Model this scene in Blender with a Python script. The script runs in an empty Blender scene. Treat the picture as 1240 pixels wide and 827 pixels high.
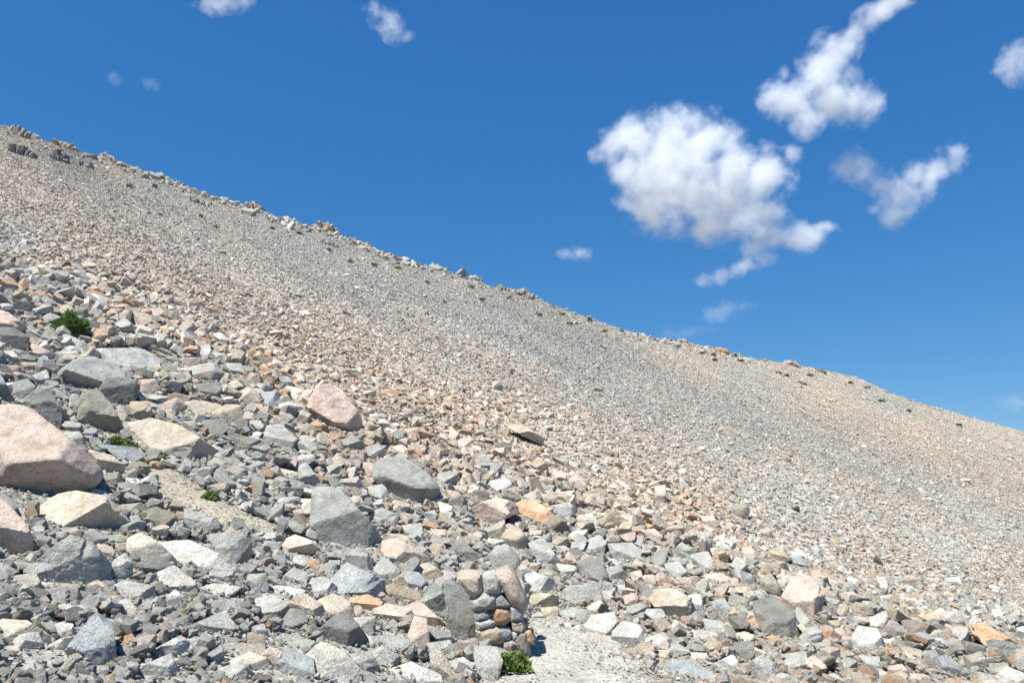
import bpy, bmesh, math, random
import numpy as np
from mathutils import Vector, Matrix

SC = bpy.context.scene
COL = SC.collection
rng = np.random.default_rng(7)
random.seed(7)

# ---------------------------------------------------------------- camera, sky, sun, exposure
PITCH = math.radians(10.0)
FPX = 955.0                       # focal length measured in pixels of a 1240 x 827 picture
cam_data = bpy.data.cameras.new('camera')
cam_data.sensor_width = 36.0
cam_data.lens = FPX / 1240 * 36.0
cam_data.clip_start = 0.05
cam_data.clip_end = 20000
cam = bpy.data.objects.new('camera', cam_data)
cam.rotation_euler = (math.radians(90) + PITCH, 0, 0)
cam.location = (0, 0, 0)
COL.objects.link(cam)
SC.camera = cam

SUN_EL, SUN_DIR = math.radians(62), Vector((-0.66, -0.62, 0))   # the sun stands left of the view, a little behind it
SUN_DIR = Vector((SUN_DIR.normalized().x * math.cos(SUN_EL), SUN_DIR.normalized().y * math.cos(SUN_EL), math.sin(SUN_EL)))
world = bpy.data.worlds.new('World')
SC.world = world
world.use_nodes = True
wn, wl = world.node_tree.nodes, world.node_tree.links
bg = wn['Background']
sky = wn.new('ShaderNodeTexSky')
sky.sky_type = 'NISHITA'
sky.sun_disc = False
sky.sun_elevation = SUN_EL
sky.sun_rotation = math.atan2(SUN_DIR.x, SUN_DIR.y)
sky.altitude = 2500
sky.air_density = 1.0
sky.dust_density = 0.4
sky.ozone_density = 2.0
# thin dry air at altitude: the same sky, each channel fitted to the deep even blue of the photograph
sep = wn.new('ShaderNodeSeparateColor'); com = wn.new('ShaderNodeCombineColor')
wl.new(sky.outputs['Color'], sep.inputs[0])
for k, (gain, power) in enumerate([(0.262, 1.06), (0.835, 0.66), (1.90, 0.43)]):
    pw = wn.new('ShaderNodeMath'); pw.operation = 'POWER'; pw.inputs[1].default_value = power
    ml = wn.new('ShaderNodeMath'); ml.operation = 'MULTIPLY'; ml.inputs[1].default_value = gain
    wl.new(sep.outputs[k], pw.inputs[0]); wl.new(pw.outputs[0], ml.inputs[0]); wl.new(ml.outputs[0], com.inputs[k])
wl.new(com.outputs[0], bg.inputs['Color'])
bg.inputs['Strength'].default_value = 0.105

sun_data = bpy.data.lights.new('sun', 'SUN')
sun_data.energy = 5.0
sun_data.angle = math.radians(0.53)
sun_data.color = (1.0, 0.975, 0.90)
sun = bpy.data.objects.new('sun', sun_data)
sun.rotation_euler = SUN_DIR.to_track_quat('Z', 'Y').to_euler()
sun.location = (-40, -10, 60)
COL.objects.link(sun)

SC.view_settings.view_transform = 'Standard'
SC.view_settings.look = 'None'
SC.view_settings.exposure = 0.70
SC.view_settings.gamma = 1.0
SC.render.engine = 'CYCLES'
SC.cycles.volume_bounces = 8
SC.cycles.max_bounces = 8
SC.cycles.diffuse_bounces = 3
SC.cycles.transparent_max_bounces = 16
SC.cycles.volume_max_steps = 256

# ---------------------------------------------------------------- number helpers
def _hash(ix, iy, iz, seed):
    h = (ix.astype(np.int64) * 374761393 + iy.astype(np.int64) * 668265263 + iz.astype(np.int64) * 2147483647 + seed * 144665) & 0xFFFFFFFF
    h = ((h ^ (h >> 13)) * 1274126177) & 0xFFFFFFFF
    h = (h ^ (h >> 16)) & 0xFFFFFFFF
    return h.astype(np.float64) / 4294967295.0

def vnoise(p, seed=0):
    """value noise in -1..1 for an (n,3) array"""
    i = np.floor(p).astype(np.int64)
    f = p - i
    f = f * f * (3 - 2 * f)
    r = 0
    for dx in (0, 1):
        for dy in (0, 1):
            for dz in (0, 1):
                w = (f[:, 0] if dx else 1 - f[:, 0]) * (f[:, 1] if dy else 1 - f[:, 1]) * (f[:, 2] if dz else 1 - f[:, 2])
                r = r + w * _hash(i[:, 0] + dx, i[:, 1] + dy, i[:, 2] + dz, seed)
    return r * 2 - 1

def fbm(p, octaves=4, seed=0, gain=0.5):
    a, s, r = 1.0, 0, 0
    for k in range(octaves):
        r = r + a * vnoise(p * (2 ** k) + 17.3 * k, seed + k)
        s += a
        a *= gain
    return r / s

def noise2(x, y, sc, seed=0, octaves=3):
    x = np.asarray(x, float); y = np.asarray(y, float)
    sh = np.broadcast(x, y).shape
    p = np.stack([np.broadcast_to(x, sh).ravel() / sc, np.broadcast_to(y, sh).ravel() / sc, np.zeros(int(np.prod(sh)) if sh else 1) + 0.37], 1)
    return fbm(p, octaves, seed).reshape(sh)

def smooth(a, b, x):
    t = np.clip((x - a) / (b - a), 0, 1)
    return t * t * (3 - 2 * t)

CP, SP = math.cos(PITCH), math.sin(PITCH)
def ray(px, py):
    cx = (np.asarray(px, float) - 620) / FPX
    cz = (413.5 - np.asarray(py, float)) / FPX
    return np.stack([cx, CP - cz * SP, SP + cz * CP], -1)

def project(P):
    """where the photograph shows a point of the place"""
    yc = P[..., 1] * CP + P[..., 2] * SP
    zc = -P[..., 1] * SP + P[..., 2] * CP
    yc = np.where(yc < 0.1, 0.1, yc)
    return 620 + FPX * P[..., 0] / yc, 413.5 - FPX * zc / yc, yc

# ---------------------------------------------------------------- the lie of the land (camera at the origin, 1.65 m above the path)
SLA, SLB, SLH = 0.34, 0.325, 5.0
SKYLINE = [(-120, 92), (0, 152), (30, 162), (70, 177), (110, 188), (160, 204), (200, 216), (240, 234), (280, 247), (310, 254), (340, 267),
           (380, 275), (400, 279), (430, 294), (470, 311), (510, 322), (560, 335), (600, 349), (640, 357), (660, 366), (700, 381),
           (760, 401), (800, 412), (860, 421), (900, 433), (960, 442), (1000, 449), (1040, 458), (1080, 477), (1120, 490),
           (1180, 507), (1240, 523), (1400, 566)]
def _plane_hit(px, py):
    d = ray(px, py)
    t = SLH / (SLB * d[..., 1] - SLA * d[..., 0] - d[..., 2])
    return d * t[..., None]
_sk = np.array(SKYLINE, float)
_cr = _plane_hit(_sk[:, 0], _sk[:, 1])
_ang = np.arctan2(_cr[:, 0], _cr[:, 1]); _rad = np.hypot(_cr[:, 0], _cr[:, 1])
def crest_radius(x, y):
    a = np.arctan2(x, y)
    return np.interp(a, _ang, _rad)

PATH = np.array([(0.35, -14), (0.15, -4), (0.3, 2), (0.62, 5.5), (0.85, 7.6), (0.5, 9.0)], float)
DIRT = np.array([(-4.6, 8.6), (-3.8, 8.0), (-3.0, 7.6)], float)
def line_dist(x, y, L):
    d = np.full(np.shape(x), 1e9)
    for (ax, ay), (bx, by) in zip(L[:-1], L[1:]):
        vx, vy = bx - ax, by - ay
        t = np.clip(((x - ax) * vx + (y - ay) * vy) / (vx * vx + vy * vy), 0, 1)
        d = np.minimum(d, np.hypot(x - ax - t * vx, y - ay - t * vy))
    return d

def land(x, y):
    x = np.asarray(x, float); y = np.asarray(y, float)
    plane = -SLA * x + SLB * y - SLH
    r = np.hypot(x, y) + 1e-6
    cr = crest_radius(x, y)
    front = smooth(-20, 5, y)
    und = 0.30 * noise2(x, y, 9.0, 5, 2) + 0.10 * noise2(x, y, 2.6, 9, 2)
    plane = plane + und * smooth(9, 18, r) * (1 - smooth(0.55, 0.9, r / cr))
    # beyond the crest the hill drops to the other side
    over = np.maximum(r - cr, 0) * front
    plane = plane - over * 0.62 - 0.5 * np.minimum(over, 3)
    plane = np.maximum(plane, -90 + 6 * noise2(x, y, 90, 3))
    bench = -1.65 - np.where(x < 0, 0.20, 0.11) * x + 0.035 * y + 0.05 * noise2(x, y, 1.3, 2, 2) * smooth(0.3, 2, line_dist(x, y, PATH))
    bench = np.where(x > 12, bench - 0.35 * (x - 12), bench)
    bench = bench - 0.3 * np.maximum(-y - 8, 0)
    bench = np.maximum(bench, -92)
    k = 0.9
    h = np.clip(0.5 + 0.5 * (plane - bench) / k, 0, 1)
    h2 = bench * (1 - h) + plane * h + k * h * (1 - h)
    return h2

def hit(px, py):
    """the ground point that a sight line meets"""
    d = ray(px, py); d = np.atleast_2d(d)
    n = len(d)
    d = d / np.hypot(d[:, 0], d[:, 1])[:, None]
    t = np.full(n, 2.5); done = np.zeros(n, bool); last = t.copy()
    while True:
        P = d * t[:, None]
        below = land(P[:, 0], P[:, 1]) > P[:, 2]
        done |= below
        if done.all() or t.min() > 220: break
        last = np.where(done, last, t)
        t = np.where(done, t, t * 1.03 + 0.02)
        if (t > 230).all(): break
        done |= t > 230
    lo, hi = last, t
    for _ in range(14):
        m = (lo + hi) / 2
        P = d * m[:, None]
        b = land(P[:, 0], P[:, 1]) > P[:, 2]
        hi = np.where(b, m, hi); lo = np.where(b, lo, m)
    return d * hi[:, None]

# bare dirt patch: its outline lies on the ground
_dp = hit(np.array([178, 205, 250, 300, 345, 330, 262, 215, 182]), np.array([570, 566, 592, 622, 640, 656, 640, 618, 600]))
_pp = hit(np.array([640, 672, 710, 748, 765, 790, 800, 560, 575, 612, 630]), np.array([752, 748, 758, 766, 790, 812, 850, 850, 834, 822, 790]))
def in_poly(x, y, P):
    x = np.asarray(x); y = np.asarray(y)
    ins = np.zeros(x.shape, bool); n = len(P); j = n - 1
    for i in range(n):
        xi, yi, xj, yj = P[i][0], P[i][1], P[j][0], P[j][1]
        ins ^= ((yi > y) != (yj > y)) & (x < (xj - xi) * (y - yi) / ((yj - yi) or 1e-9) + xi)
        j = i
    return ins
def poly_dist(x, y, P):
    """negative inside"""
    d = np.minimum(line_dist(x, y, np.vstack([P[:, :2], P[:1, :2]])), 99)
    return np.where(in_poly(x, y, P), -d, d)
def path_dist(x, y):
    d1 = poly_dist(x, y, _pp)
    d2 = line_dist(x, y, PATH[:4]) - 0.55
    d2 = np.where(y > 5.6, 9, d2)
    return np.minimum(d1, d2)
def dirt_dist(x, y):
    return poly_dist(x, y, _dp)

# ---------------------------------------------------------------- colour of the rock, zone by zone (warm share, brightness)
ZONES = [(30,200,.45,0),(80,190,.12,-.22),(60,172,.65,-.05),(0,230,.4,0),(100,260,.38,0),(0,320,.5,0),(150,320,.55,0),(250,280,.3,0),
 (190,235,.15,.02),(350,305,.1,0),(450,350,.15,0),(300,380,.5,0),(200,360,.65,.03),(400,420,.65,0),(330,430,.75,.02),(500,400,.35,.04),
 (600,380,.12,-.03),(600,440,.4,.05),(500,500,.8,0),(600,520,.8,0),(700,430,.12,-.08),(800,470,.28,-.05),(900,510,.28,-.06),(700,530,.5,.1),
 (760,600,.75,.04),(850,620,.7,.03),(950,600,.35,.1),(1000,530,.34,-.07),(1100,570,.38,-.06),(1200,610,.42,-.03),(1200,565,.4,-.02),
 (850,430,.5,.05),(900,460,.2,.06),(960,450,.45,.02),(1000,478,.6,.05),(1100,520,.6,.05),(1200,535,.5,.05),(1080,485,.25,-.03),(950,640,.4,.1),(1050,690,.5,.02),
 (1150,650,.3,.12),(1200,720,.4,.03),(1100,770,.4,0),(200,700,.18,.0),(100,750,.22,.03),(500,700,.25,.04),(700,680,.3,.06),(900,720,.45,.06),(400,800,.25,.04),(200,810,.22,.03),
 (300,600,.15,0),(50,450,.2,0),(420,470,.7,0),(640,352,.15,-.1),(560,330,.2,.05),(450,300,.3,.03),(330,258,.35,.03),(150,200,.5,0),(250,240,.3,0)]
_za = np.array(ZONES, float)
def zone(x, y):
    P = np.stack([x, y, land(x, y)], -1)
    u, v, w = project(P)
    v = np.clip(v, 100, 860); u = np.clip(u, -60, 1300)
    wsum = 0; a = 0; b = 0
    for zx, zy, zw, zb in _za:
        ww = 1.0 / (((u - zx) * 0.8) ** 2 + ((v - zy) * 1.25 + (u - zx) * -0.45) ** 2 + 90) ** 1.6
        wsum = wsum + ww; a = a + ww * zw; b = b + ww * zb
    c = 0.64 * x + 0.77 * y; l = -0.77 * x + 0.64 * y
    s = noise2(c * 1.0, l / 10.0, 3.6, 31, 3)
    wm = a / wsum; wm = 0.30 + (wm - 0.30) * 1.5
    return np.clip(wm + (0.12 + 0.26 * smooth(12, 25, np.hypot(x, y))) * s, 0.02, 0.95), b / wsum + (0.04 + 0.12 * smooth(12, 25, np.hypot(x, y))) * noise2(c, l / 10.0, 2.8, 47, 3)

PAL = {'g': (.352, .348, .312), 'w': (.425, .415, .378), 'd': (.215, .210, .190), 'p': (.485, .388, .325), 'c': (.490, .428, .342),
       't': (.415, .350, .262), 'o': (.440, .285, .180), 'b': (.300, .278, .228), 'u': (.310, .320, .312), 'n': (.315, .330, .285)}
WORD = {'g': 'grey', 'w': 'pale grey', 'd': 'dark grey', 'p': 'pinkish', 'c': 'cream', 't': 'tan', 'o': 'orange-tan', 'b': 'brown-grey',
        'u': 'blue-grey', 'n': 'green-grey'}
_warm = np.array([PAL['p'], PAL['c'], PAL['t'], PAL['p'], PAL['t'], PAL['o'], (.54, .47, .41)])
_cool = np.array([PAL['g'], PAL['w'], PAL['g'], (.345, .335, .300), PAL['b'], PAL['w'], PAL['d'], (.38, .374, .340), (.43, .422, .382), (.52, .508, .462)])
def stone_colours(x, y, mute=0.15):
    wz, bz = zone(x, y)
    n = len(x)
    pick = rng.random(n) < wz
    c = np.where(pick[:, None], _warm[rng.integers(0, len(_warm), n)], _cool[rng.integers(0, len(_cool), n)])
    mean = (wz[:, None] * _warm.mean(0) + (1 - wz[:, None]) * _cool.mean(0))
    mute = np.broadcast_to(mute, (n,))[:, None]
    c = c * (1 - mute) + mean * mute
    c = c * np.exp(rng.normal(0, 0.13, n))[:, None] * (1 + bz)[:, None]
    return np.clip(c, 0.03, 0.72)

# ---------------------------------------------------------------- materials
def new_mat(name):
    m = bpy.data.materials.new(name); m.use_nodes = True
    nt = m.node_tree
    return m, nt, nt.nodes, nt.links, nt.nodes['Principled BSDF']
def N(nt, kind, **kw):
    n = nt.nodes.new('ShaderNode' + kind)
    for k, v in kw.items():
        if k in n.inputs: n.inputs[k].default_value = v
        else: setattr(n, k, v)
    return n
def ramp(nt, fac, stops):
    r = nt.nodes.new('ShaderNodeValToRGB')
    el = r.color_ramp.elements
    while len(el) < len(stops): el.new(0.5)
    for e, (p, c) in zip(el, stops):
        e.position = p; e.color = (c, c, c, 1) if not hasattr(c, '__len__') else (*c, 1)
    nt.links.new(fac, r.inputs[0])
    return r.outputs[0]
def mixc(nt, mode, fac, a, b):
    m = nt.nodes.new('ShaderNodeMix'); m.data_type = 'RGBA'; m.blend_type = mode
    for s, v in ((m.inputs[0], fac), (m.inputs[6], a), (m.inputs[7], b)):
        if isinstance(v, bpy.types.NodeSocket): nt.links.new(v, s)
        elif hasattr(v, '__len__'): s.default_value = (*v, 1)
        else: s.default_value = v
    return m.outputs[2]

def rock_material(name, instanced, fine):
    """granite: body colour from the stone itself, mottling, mineral specks, iron stains, rough relief"""
    m, nt, nd, lk, bs = new_mat(name)
    tc = N(nt, 'TexCoord'); oi = N(nt, 'ObjectInfo')
    if instanced:
        at = N(nt, 'Attribute', attribute_type='INSTANCER', attribute_name='col'); base = at.outputs['Color']
    else:
        base = oi.outputs['Color']
    # every stone gets its own stretch of the pattern
    va = N(nt, 'VectorMath', operation='MULTIPLY_ADD'); va.inputs[1].default_value = (1, 1, 1)
    cr = N(nt, 'CombineXYZ')
    mu = N(nt, 'Math', operation='MULTIPLY'); mu.inputs[1].default_value = 37.0
    lk.new(oi.outputs['Random'], mu.inputs[0])
    for k in range(3): lk.new(mu.outputs[0], cr.inputs[k])
    lk.new(tc.outputs['Object'], va.inputs[0]); lk.new(cr.outputs[0], va.inputs[2])
    V = va.outputs[0]
    def noise(s, d=4, r=0.6):
        n = N(nt, 'TexNoise', Scale=s, Detail=d, Roughness=r); lk.new(V, n.inputs['Vector']); return n.outputs['Fac']
    if fine:
        mott = noise(5.0, 5, 0.65)
        col = mixc(nt, 'MULTIPLY', 1.0, base, ramp(nt, mott, [(0.30, 0.68), (0.5, 0.98), (0.72, 1.28)]))
        stain = noise(2.3, 4, 0.6)
        col = mixc(nt, 'MIX', ramp(nt, stain, [(0.56, 0.0), (0.72, 0.42)]), col, mixc(nt, 'MULTIPLY', 1.0, col, (1.18, 0.92, 0.68)))
        lich = noise(11.0, 5, 0.7)
        col = mixc(nt, 'MIX', ramp(nt, lich, [(0.60, 0.0), (0.68, 0.45)]), col, mixc(nt, 'MULTIPLY', 1.0, col, (0.60, 0.62, 0.60)))
        sp = noise(75.0, 2, 0.8)
        col = mixc(nt, 'MULTIPLY', 1.0, col, ramp(nt, sp, [(0.30, 0.58), (0.5, 1.0), (0.70, 1.42)]))
        vo = N(nt, 'TexVoronoi', Scale=2.6, feature='DISTANCE_TO_EDGE')
        wv = N(nt, 'TexNoise', Scale=3.0, Detail=4.0); lk.new(V, wv.inputs['Vector'])
        wa = N(nt, 'VectorMath', operation='MULTIPLY_ADD'); wa.inputs[1].default_value = (0.5, 0.5, 0.5)
        lk.new(wv.outputs['Color'], wa.inputs[0]); lk.new(V, wa.inputs[2]); lk.new(wa.outputs[0], vo.inputs['Vector'])
        crk = ramp(nt, vo.outputs['Distance'], [(0.0, 0.0), (0.035, 1.0)])
        col = mixc(nt, 'MULTIPLY', 0.13, col, crk)
        b0 = N(nt, 'Bump', Strength=0.18, Distance=0.02); lk.new(crk, b0.inputs['Height'])
        b1 = N(nt, 'Bump', Strength=0.8, Distance=0.05); lk.new(noise(7.0, 8, 0.68), b1.inputs['Height']); lk.new(b0.outputs[0], b1.inputs['Normal'])
        b2 = N(nt, 'Bump', Strength=0.5, Distance=0.012); lk.new(noise(55.0, 4, 0.7), b2.inputs['Height']); lk.new(b1.outputs[0], b2.inputs['Normal'])
        lk.new(b2.outputs[0], bs.inputs['Normal'])
    else:
        mott = noise(2.2, 4, 0.7)
        col = mixc(nt, 'MULTIPLY', 1.0, base, ramp(nt, mott, [(0.30, 0.72), (0.5, 1.0), (0.72, 1.25)]))
        sp = noise(16.0, 2, 0.8)
        col = mixc(nt, 'MULTIPLY', 1.0, col, ramp(nt, sp, [(0.30, 0.72), (0.5, 1.0), (0.70, 1.28)]))
        b1 = N(nt, 'Bump', Strength=0.6, Distance=0.12); lk.new(noise(3.5, 5, 0.7), b1.inputs['Height'])
        lk.new(b1.outputs[0], bs.inputs['Normal'])
    lk.new(col, bs.inputs['Base Color'])
    bs.inputs['Roughness'].default_value = 0.92
    bs.inputs['Specular IOR Level'].default_value = 0.25
    return m
MAT_ROCK = rock_material('granite', False, True)
MAT_STONE = rock_material('loose_granite', True, True)
MAT_SCREE = rock_material('scree_granite', True, False)

def ground_material(name, tint=None):
    m, nt, nd, lk, bs = new_mat(name)
    tc = N(nt, 'TexCoord')
    if tint is None:
        at = N(nt, 'Attribute', attribute_name='col'); base = at.outputs['Color']
    else:
        base = tint
    def noise(s, d=4, r=0.6):
        n = N(nt, 'TexNoise', Scale=s, Detail=d, Roughness=r); lk.new(tc.outputs['Object'], n.inputs['Vector']); return n.outputs['Fac']
    col = mixc(nt, 'MULTIPLY', 1.0, base, ramp(nt, noise(1.6, 5, 0.65), [(0.3, 0.80), (0.7, 1.15)]))
    vo = N(nt, 'TexVoronoi', Scale=26.0 if tint else 9.0); lk.new(tc.outputs['Object'], vo.inputs['Vector'])
    se = N(nt, 'SeparateColor'); lk.new(vo.outputs['Color'], se.inputs[0])
    col = mixc(nt, 'MULTIPLY', 0.45 if tint else 0.9, col, ramp(nt, se.outputs[0], [(0.0, 0.55), (1.0, 1.35)]))
    col = mixc(nt, 'MULTIPLY', 1.0, col, ramp(nt, noise(60.0, 3, 0.8), [(0.3, 0.75), (0.7, 1.25)]))
    lk.new(col, bs.inputs['Base Color'])
    bs.inputs['Roughness'].default_value = 0.95
    bs.inputs['Specular IOR Level'].default_value = 0.15
    b1 = N(nt, 'Bump', Strength=0.5, Distance=0.03); lk.new(noise(14.0, 8, 0.7), b1.inputs['Height'])
    b2 = N(nt, 'Bump', Strength=0.5, Distance=0.02, invert=True); lk.new(vo.outputs['Distance'], b2.inputs['Height']); lk.new(b1.outputs[0], b2.inputs['Normal'])
    lk.new(b2.outputs[0], bs.inputs['Normal'])
    return m
MAT_GROUND = ground_material('gravel_ground')
MAT_PATH = ground_material('trodden_gravel', (.405, .380, .328))
MAT_DIRT = ground_material('dry_dirt', (.375, .325, .25))

def leaf_material(name, c1, c2):
    m, nt, nd, lk, bs = new_mat(name)
    tc = N(nt, 'TexCoord'); n = N(nt, 'TexNoise', Scale=14.0, Detail=2.0); lk.new(tc.outputs['Object'], n.inputs['Vector'])
    lk.new(ramp(nt, n.outputs['Fac'], [(0.35, c1), (0.65, c2)]), bs.inputs['Base Color'])
    bs.inputs['Roughness'].default_value = 0.6
    tr = N(nt, 'BsdfTranslucent'); tr.inputs['Color'].default_value = (*c2, 1)
    mx = N(nt, 'MixShader'); mx.inputs[0].default_value = 0.25
    lk.new(bs.outputs[0], mx.inputs[1]); lk.new(tr.outputs[0], mx.inputs[2]); lk.new(mx.outputs[0], nd['Material Output'].inputs['Surface'])
    return m
MAT_SHRUB = leaf_material('dark_needles', (.07, .13, .025), (.15, .24, .06))
MAT_LEAF = leaf_material('fresh_leaves', (.07, .13, .02), (.18, .25, .06))
MAT_CUSHION = leaf_material('cushion_leaves', (.095, .12, .05), (.17, .19, .09))
mS, nt, nd, lk, bs = new_mat('woody_stem')
bs.inputs['Base Color'].default_value = (.12, .08, .05, 1)
nz = N(nt, 'TexNoise', Scale=40.0); bb = N(nt, 'Bump', Strength=0.5); lk.new(nz.outputs['Fac'], bb.inputs['Height']); lk.new(bb.outputs[0], bs.inputs['Normal'])
MAT_STEM = mS

# ---------------------------------------------------------------- object helpers
def mesh_from(name, V, F, mat=None, smooth_deg=None):
    me = bpy.data.meshes.new(name)
    V = np.asarray(V, np.float32); F = np.asarray(F, np.int32)
    me.vertices.add(len(V)); me.vertices.foreach_set('co', V.ravel())
    if len(F):
        k = F.shape[1]
        me.loops.add(F.size); me.loops.foreach_set('vertex_index', F.ravel())
        me.polygons.add(len(F)); me.polygons.foreach_set('loop_start', np.arange(len(F), dtype=np.int32) * k)
        me.polygons.foreach_set('loop_total', np.full(len(F), k, np.int32))
        me.polygons.foreach_set('use_smooth', np.full(len(F), smooth_deg is not None, bool))
    me.update(calc_edges=True)
    if smooth_deg is not None: me.set_sharp_from_angle(angle=math.radians(smooth_deg))
    if mat: me.materials.append(mat)
    return me
def link(name, me, loc=(0, 0, 0), parent=None, **props):
    o = bpy.data.objects.new(name, me); o.location = loc
    COL.objects.link(o)
    if parent: o.parent = parent
    for k, v in props.items(): o[k] = v
    return o

_ICO = {}
def ico(level):
    if level not in _ICO:
        bm = bmesh.new(); bmesh.ops.create_icosphere(bm, subdivisions=level, radius=1.0)
        bm.verts.ensure_lookup_table()
        _ICO[level] = (np.array([v.co[:] for v in bm.verts]), np.array([[v.index for v in f.verts] for f in bm.faces]))
        bm.free()
    return _ICO[level]

def planes_radius(D, Nrm, H, p):
    """distance from the centre to a body cut by planes, along unit directions D; p rounds the edges"""
    c = (D @ Nrm.T) / H[None, :]
    c = np.maximum(c, 1e-4)
    m = c.max(1)
    return 1.0 / (m * ((c / m[:, None]) ** p).sum(1) ** (1.0 / p))

def rock_verts(level, Nrm, H, dims, seed, p=90, rough=0.03, chips=3, cuts=(0.62, 0.93)):
    r = np.random.default_rng(seed)
    D, F = ico(level)
    dims = np.asarray(dims, float)
    Dd = D * dims; L = np.linalg.norm(Dd, axis=1); Dn = Dd / L[:, None]
    # chips knocked off the corners: planes a little inside the support of the body
    base = planes_radius(Dn, Nrm, H, p)
    P0 = Dn * base[:, None]
    def cut(k, lo, hi):
        cn = r.normal(size=(k, 3)); cn[:, 1] -= 0.6; cn[:, 2] += 0.25
        cn /= np.linalg.norm(cn, axis=1)[:, None]
        sup = (P0 @ cn.T).max(0)
        return planes_radius(Dn, np.vstack([Nrm, cn]), np.concatenate([H, sup * r.uniform(lo, hi, k)]), p)
    # two broken bodies grown together: their union leaves steps and notches where pieces split off
    rr = np.maximum(cut(chips, *cuts), cut(chips, *cuts))
    P = Dn * rr[:, None]
    s = float(np.mean(dims))
    q = P / s + seed * 3.17
    n1 = fbm(q * 1.6, 3, seed % 97); n2 = vnoise(q * 6.5, 11); n3 = vnoise(q * 15, 12)
    ridged = 1 - 2 * np.abs(vnoise(q * 3.1 + 5, 13))
    disp = rough * (n1 * 0.8 + 0.6 * n2 + 0.40 * n3 - 0.5 * np.clip(ridged - 0.55, 0, 1) * 2)
    P = P * (1 + disp)[:, None]
    return P, F

def rand_planes(r, dims, n=9):
    nn = r.normal(size=(n, 3)); nn /= np.linalg.norm(nn, axis=1)[:, None]
    axes = np.array([[1, 0, 0], [-1, 0, 0], [0, 1, 0], [0, -1, 0], [0, 0, 1], [0, 0, -1]], float)
    axes = axes + r.normal(0, 0.16, axes.shape)
    axes /= np.linalg.norm(axes, axis=1)[:, None]
    nn = np.vstack([nn, axes])
    H = np.linalg.norm(nn * dims, axis=1) * np.concatenate([r.uniform(0.52, 0.92, n), r.uniform(0.82, 1.0, 6)])
    return nn, H

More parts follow.
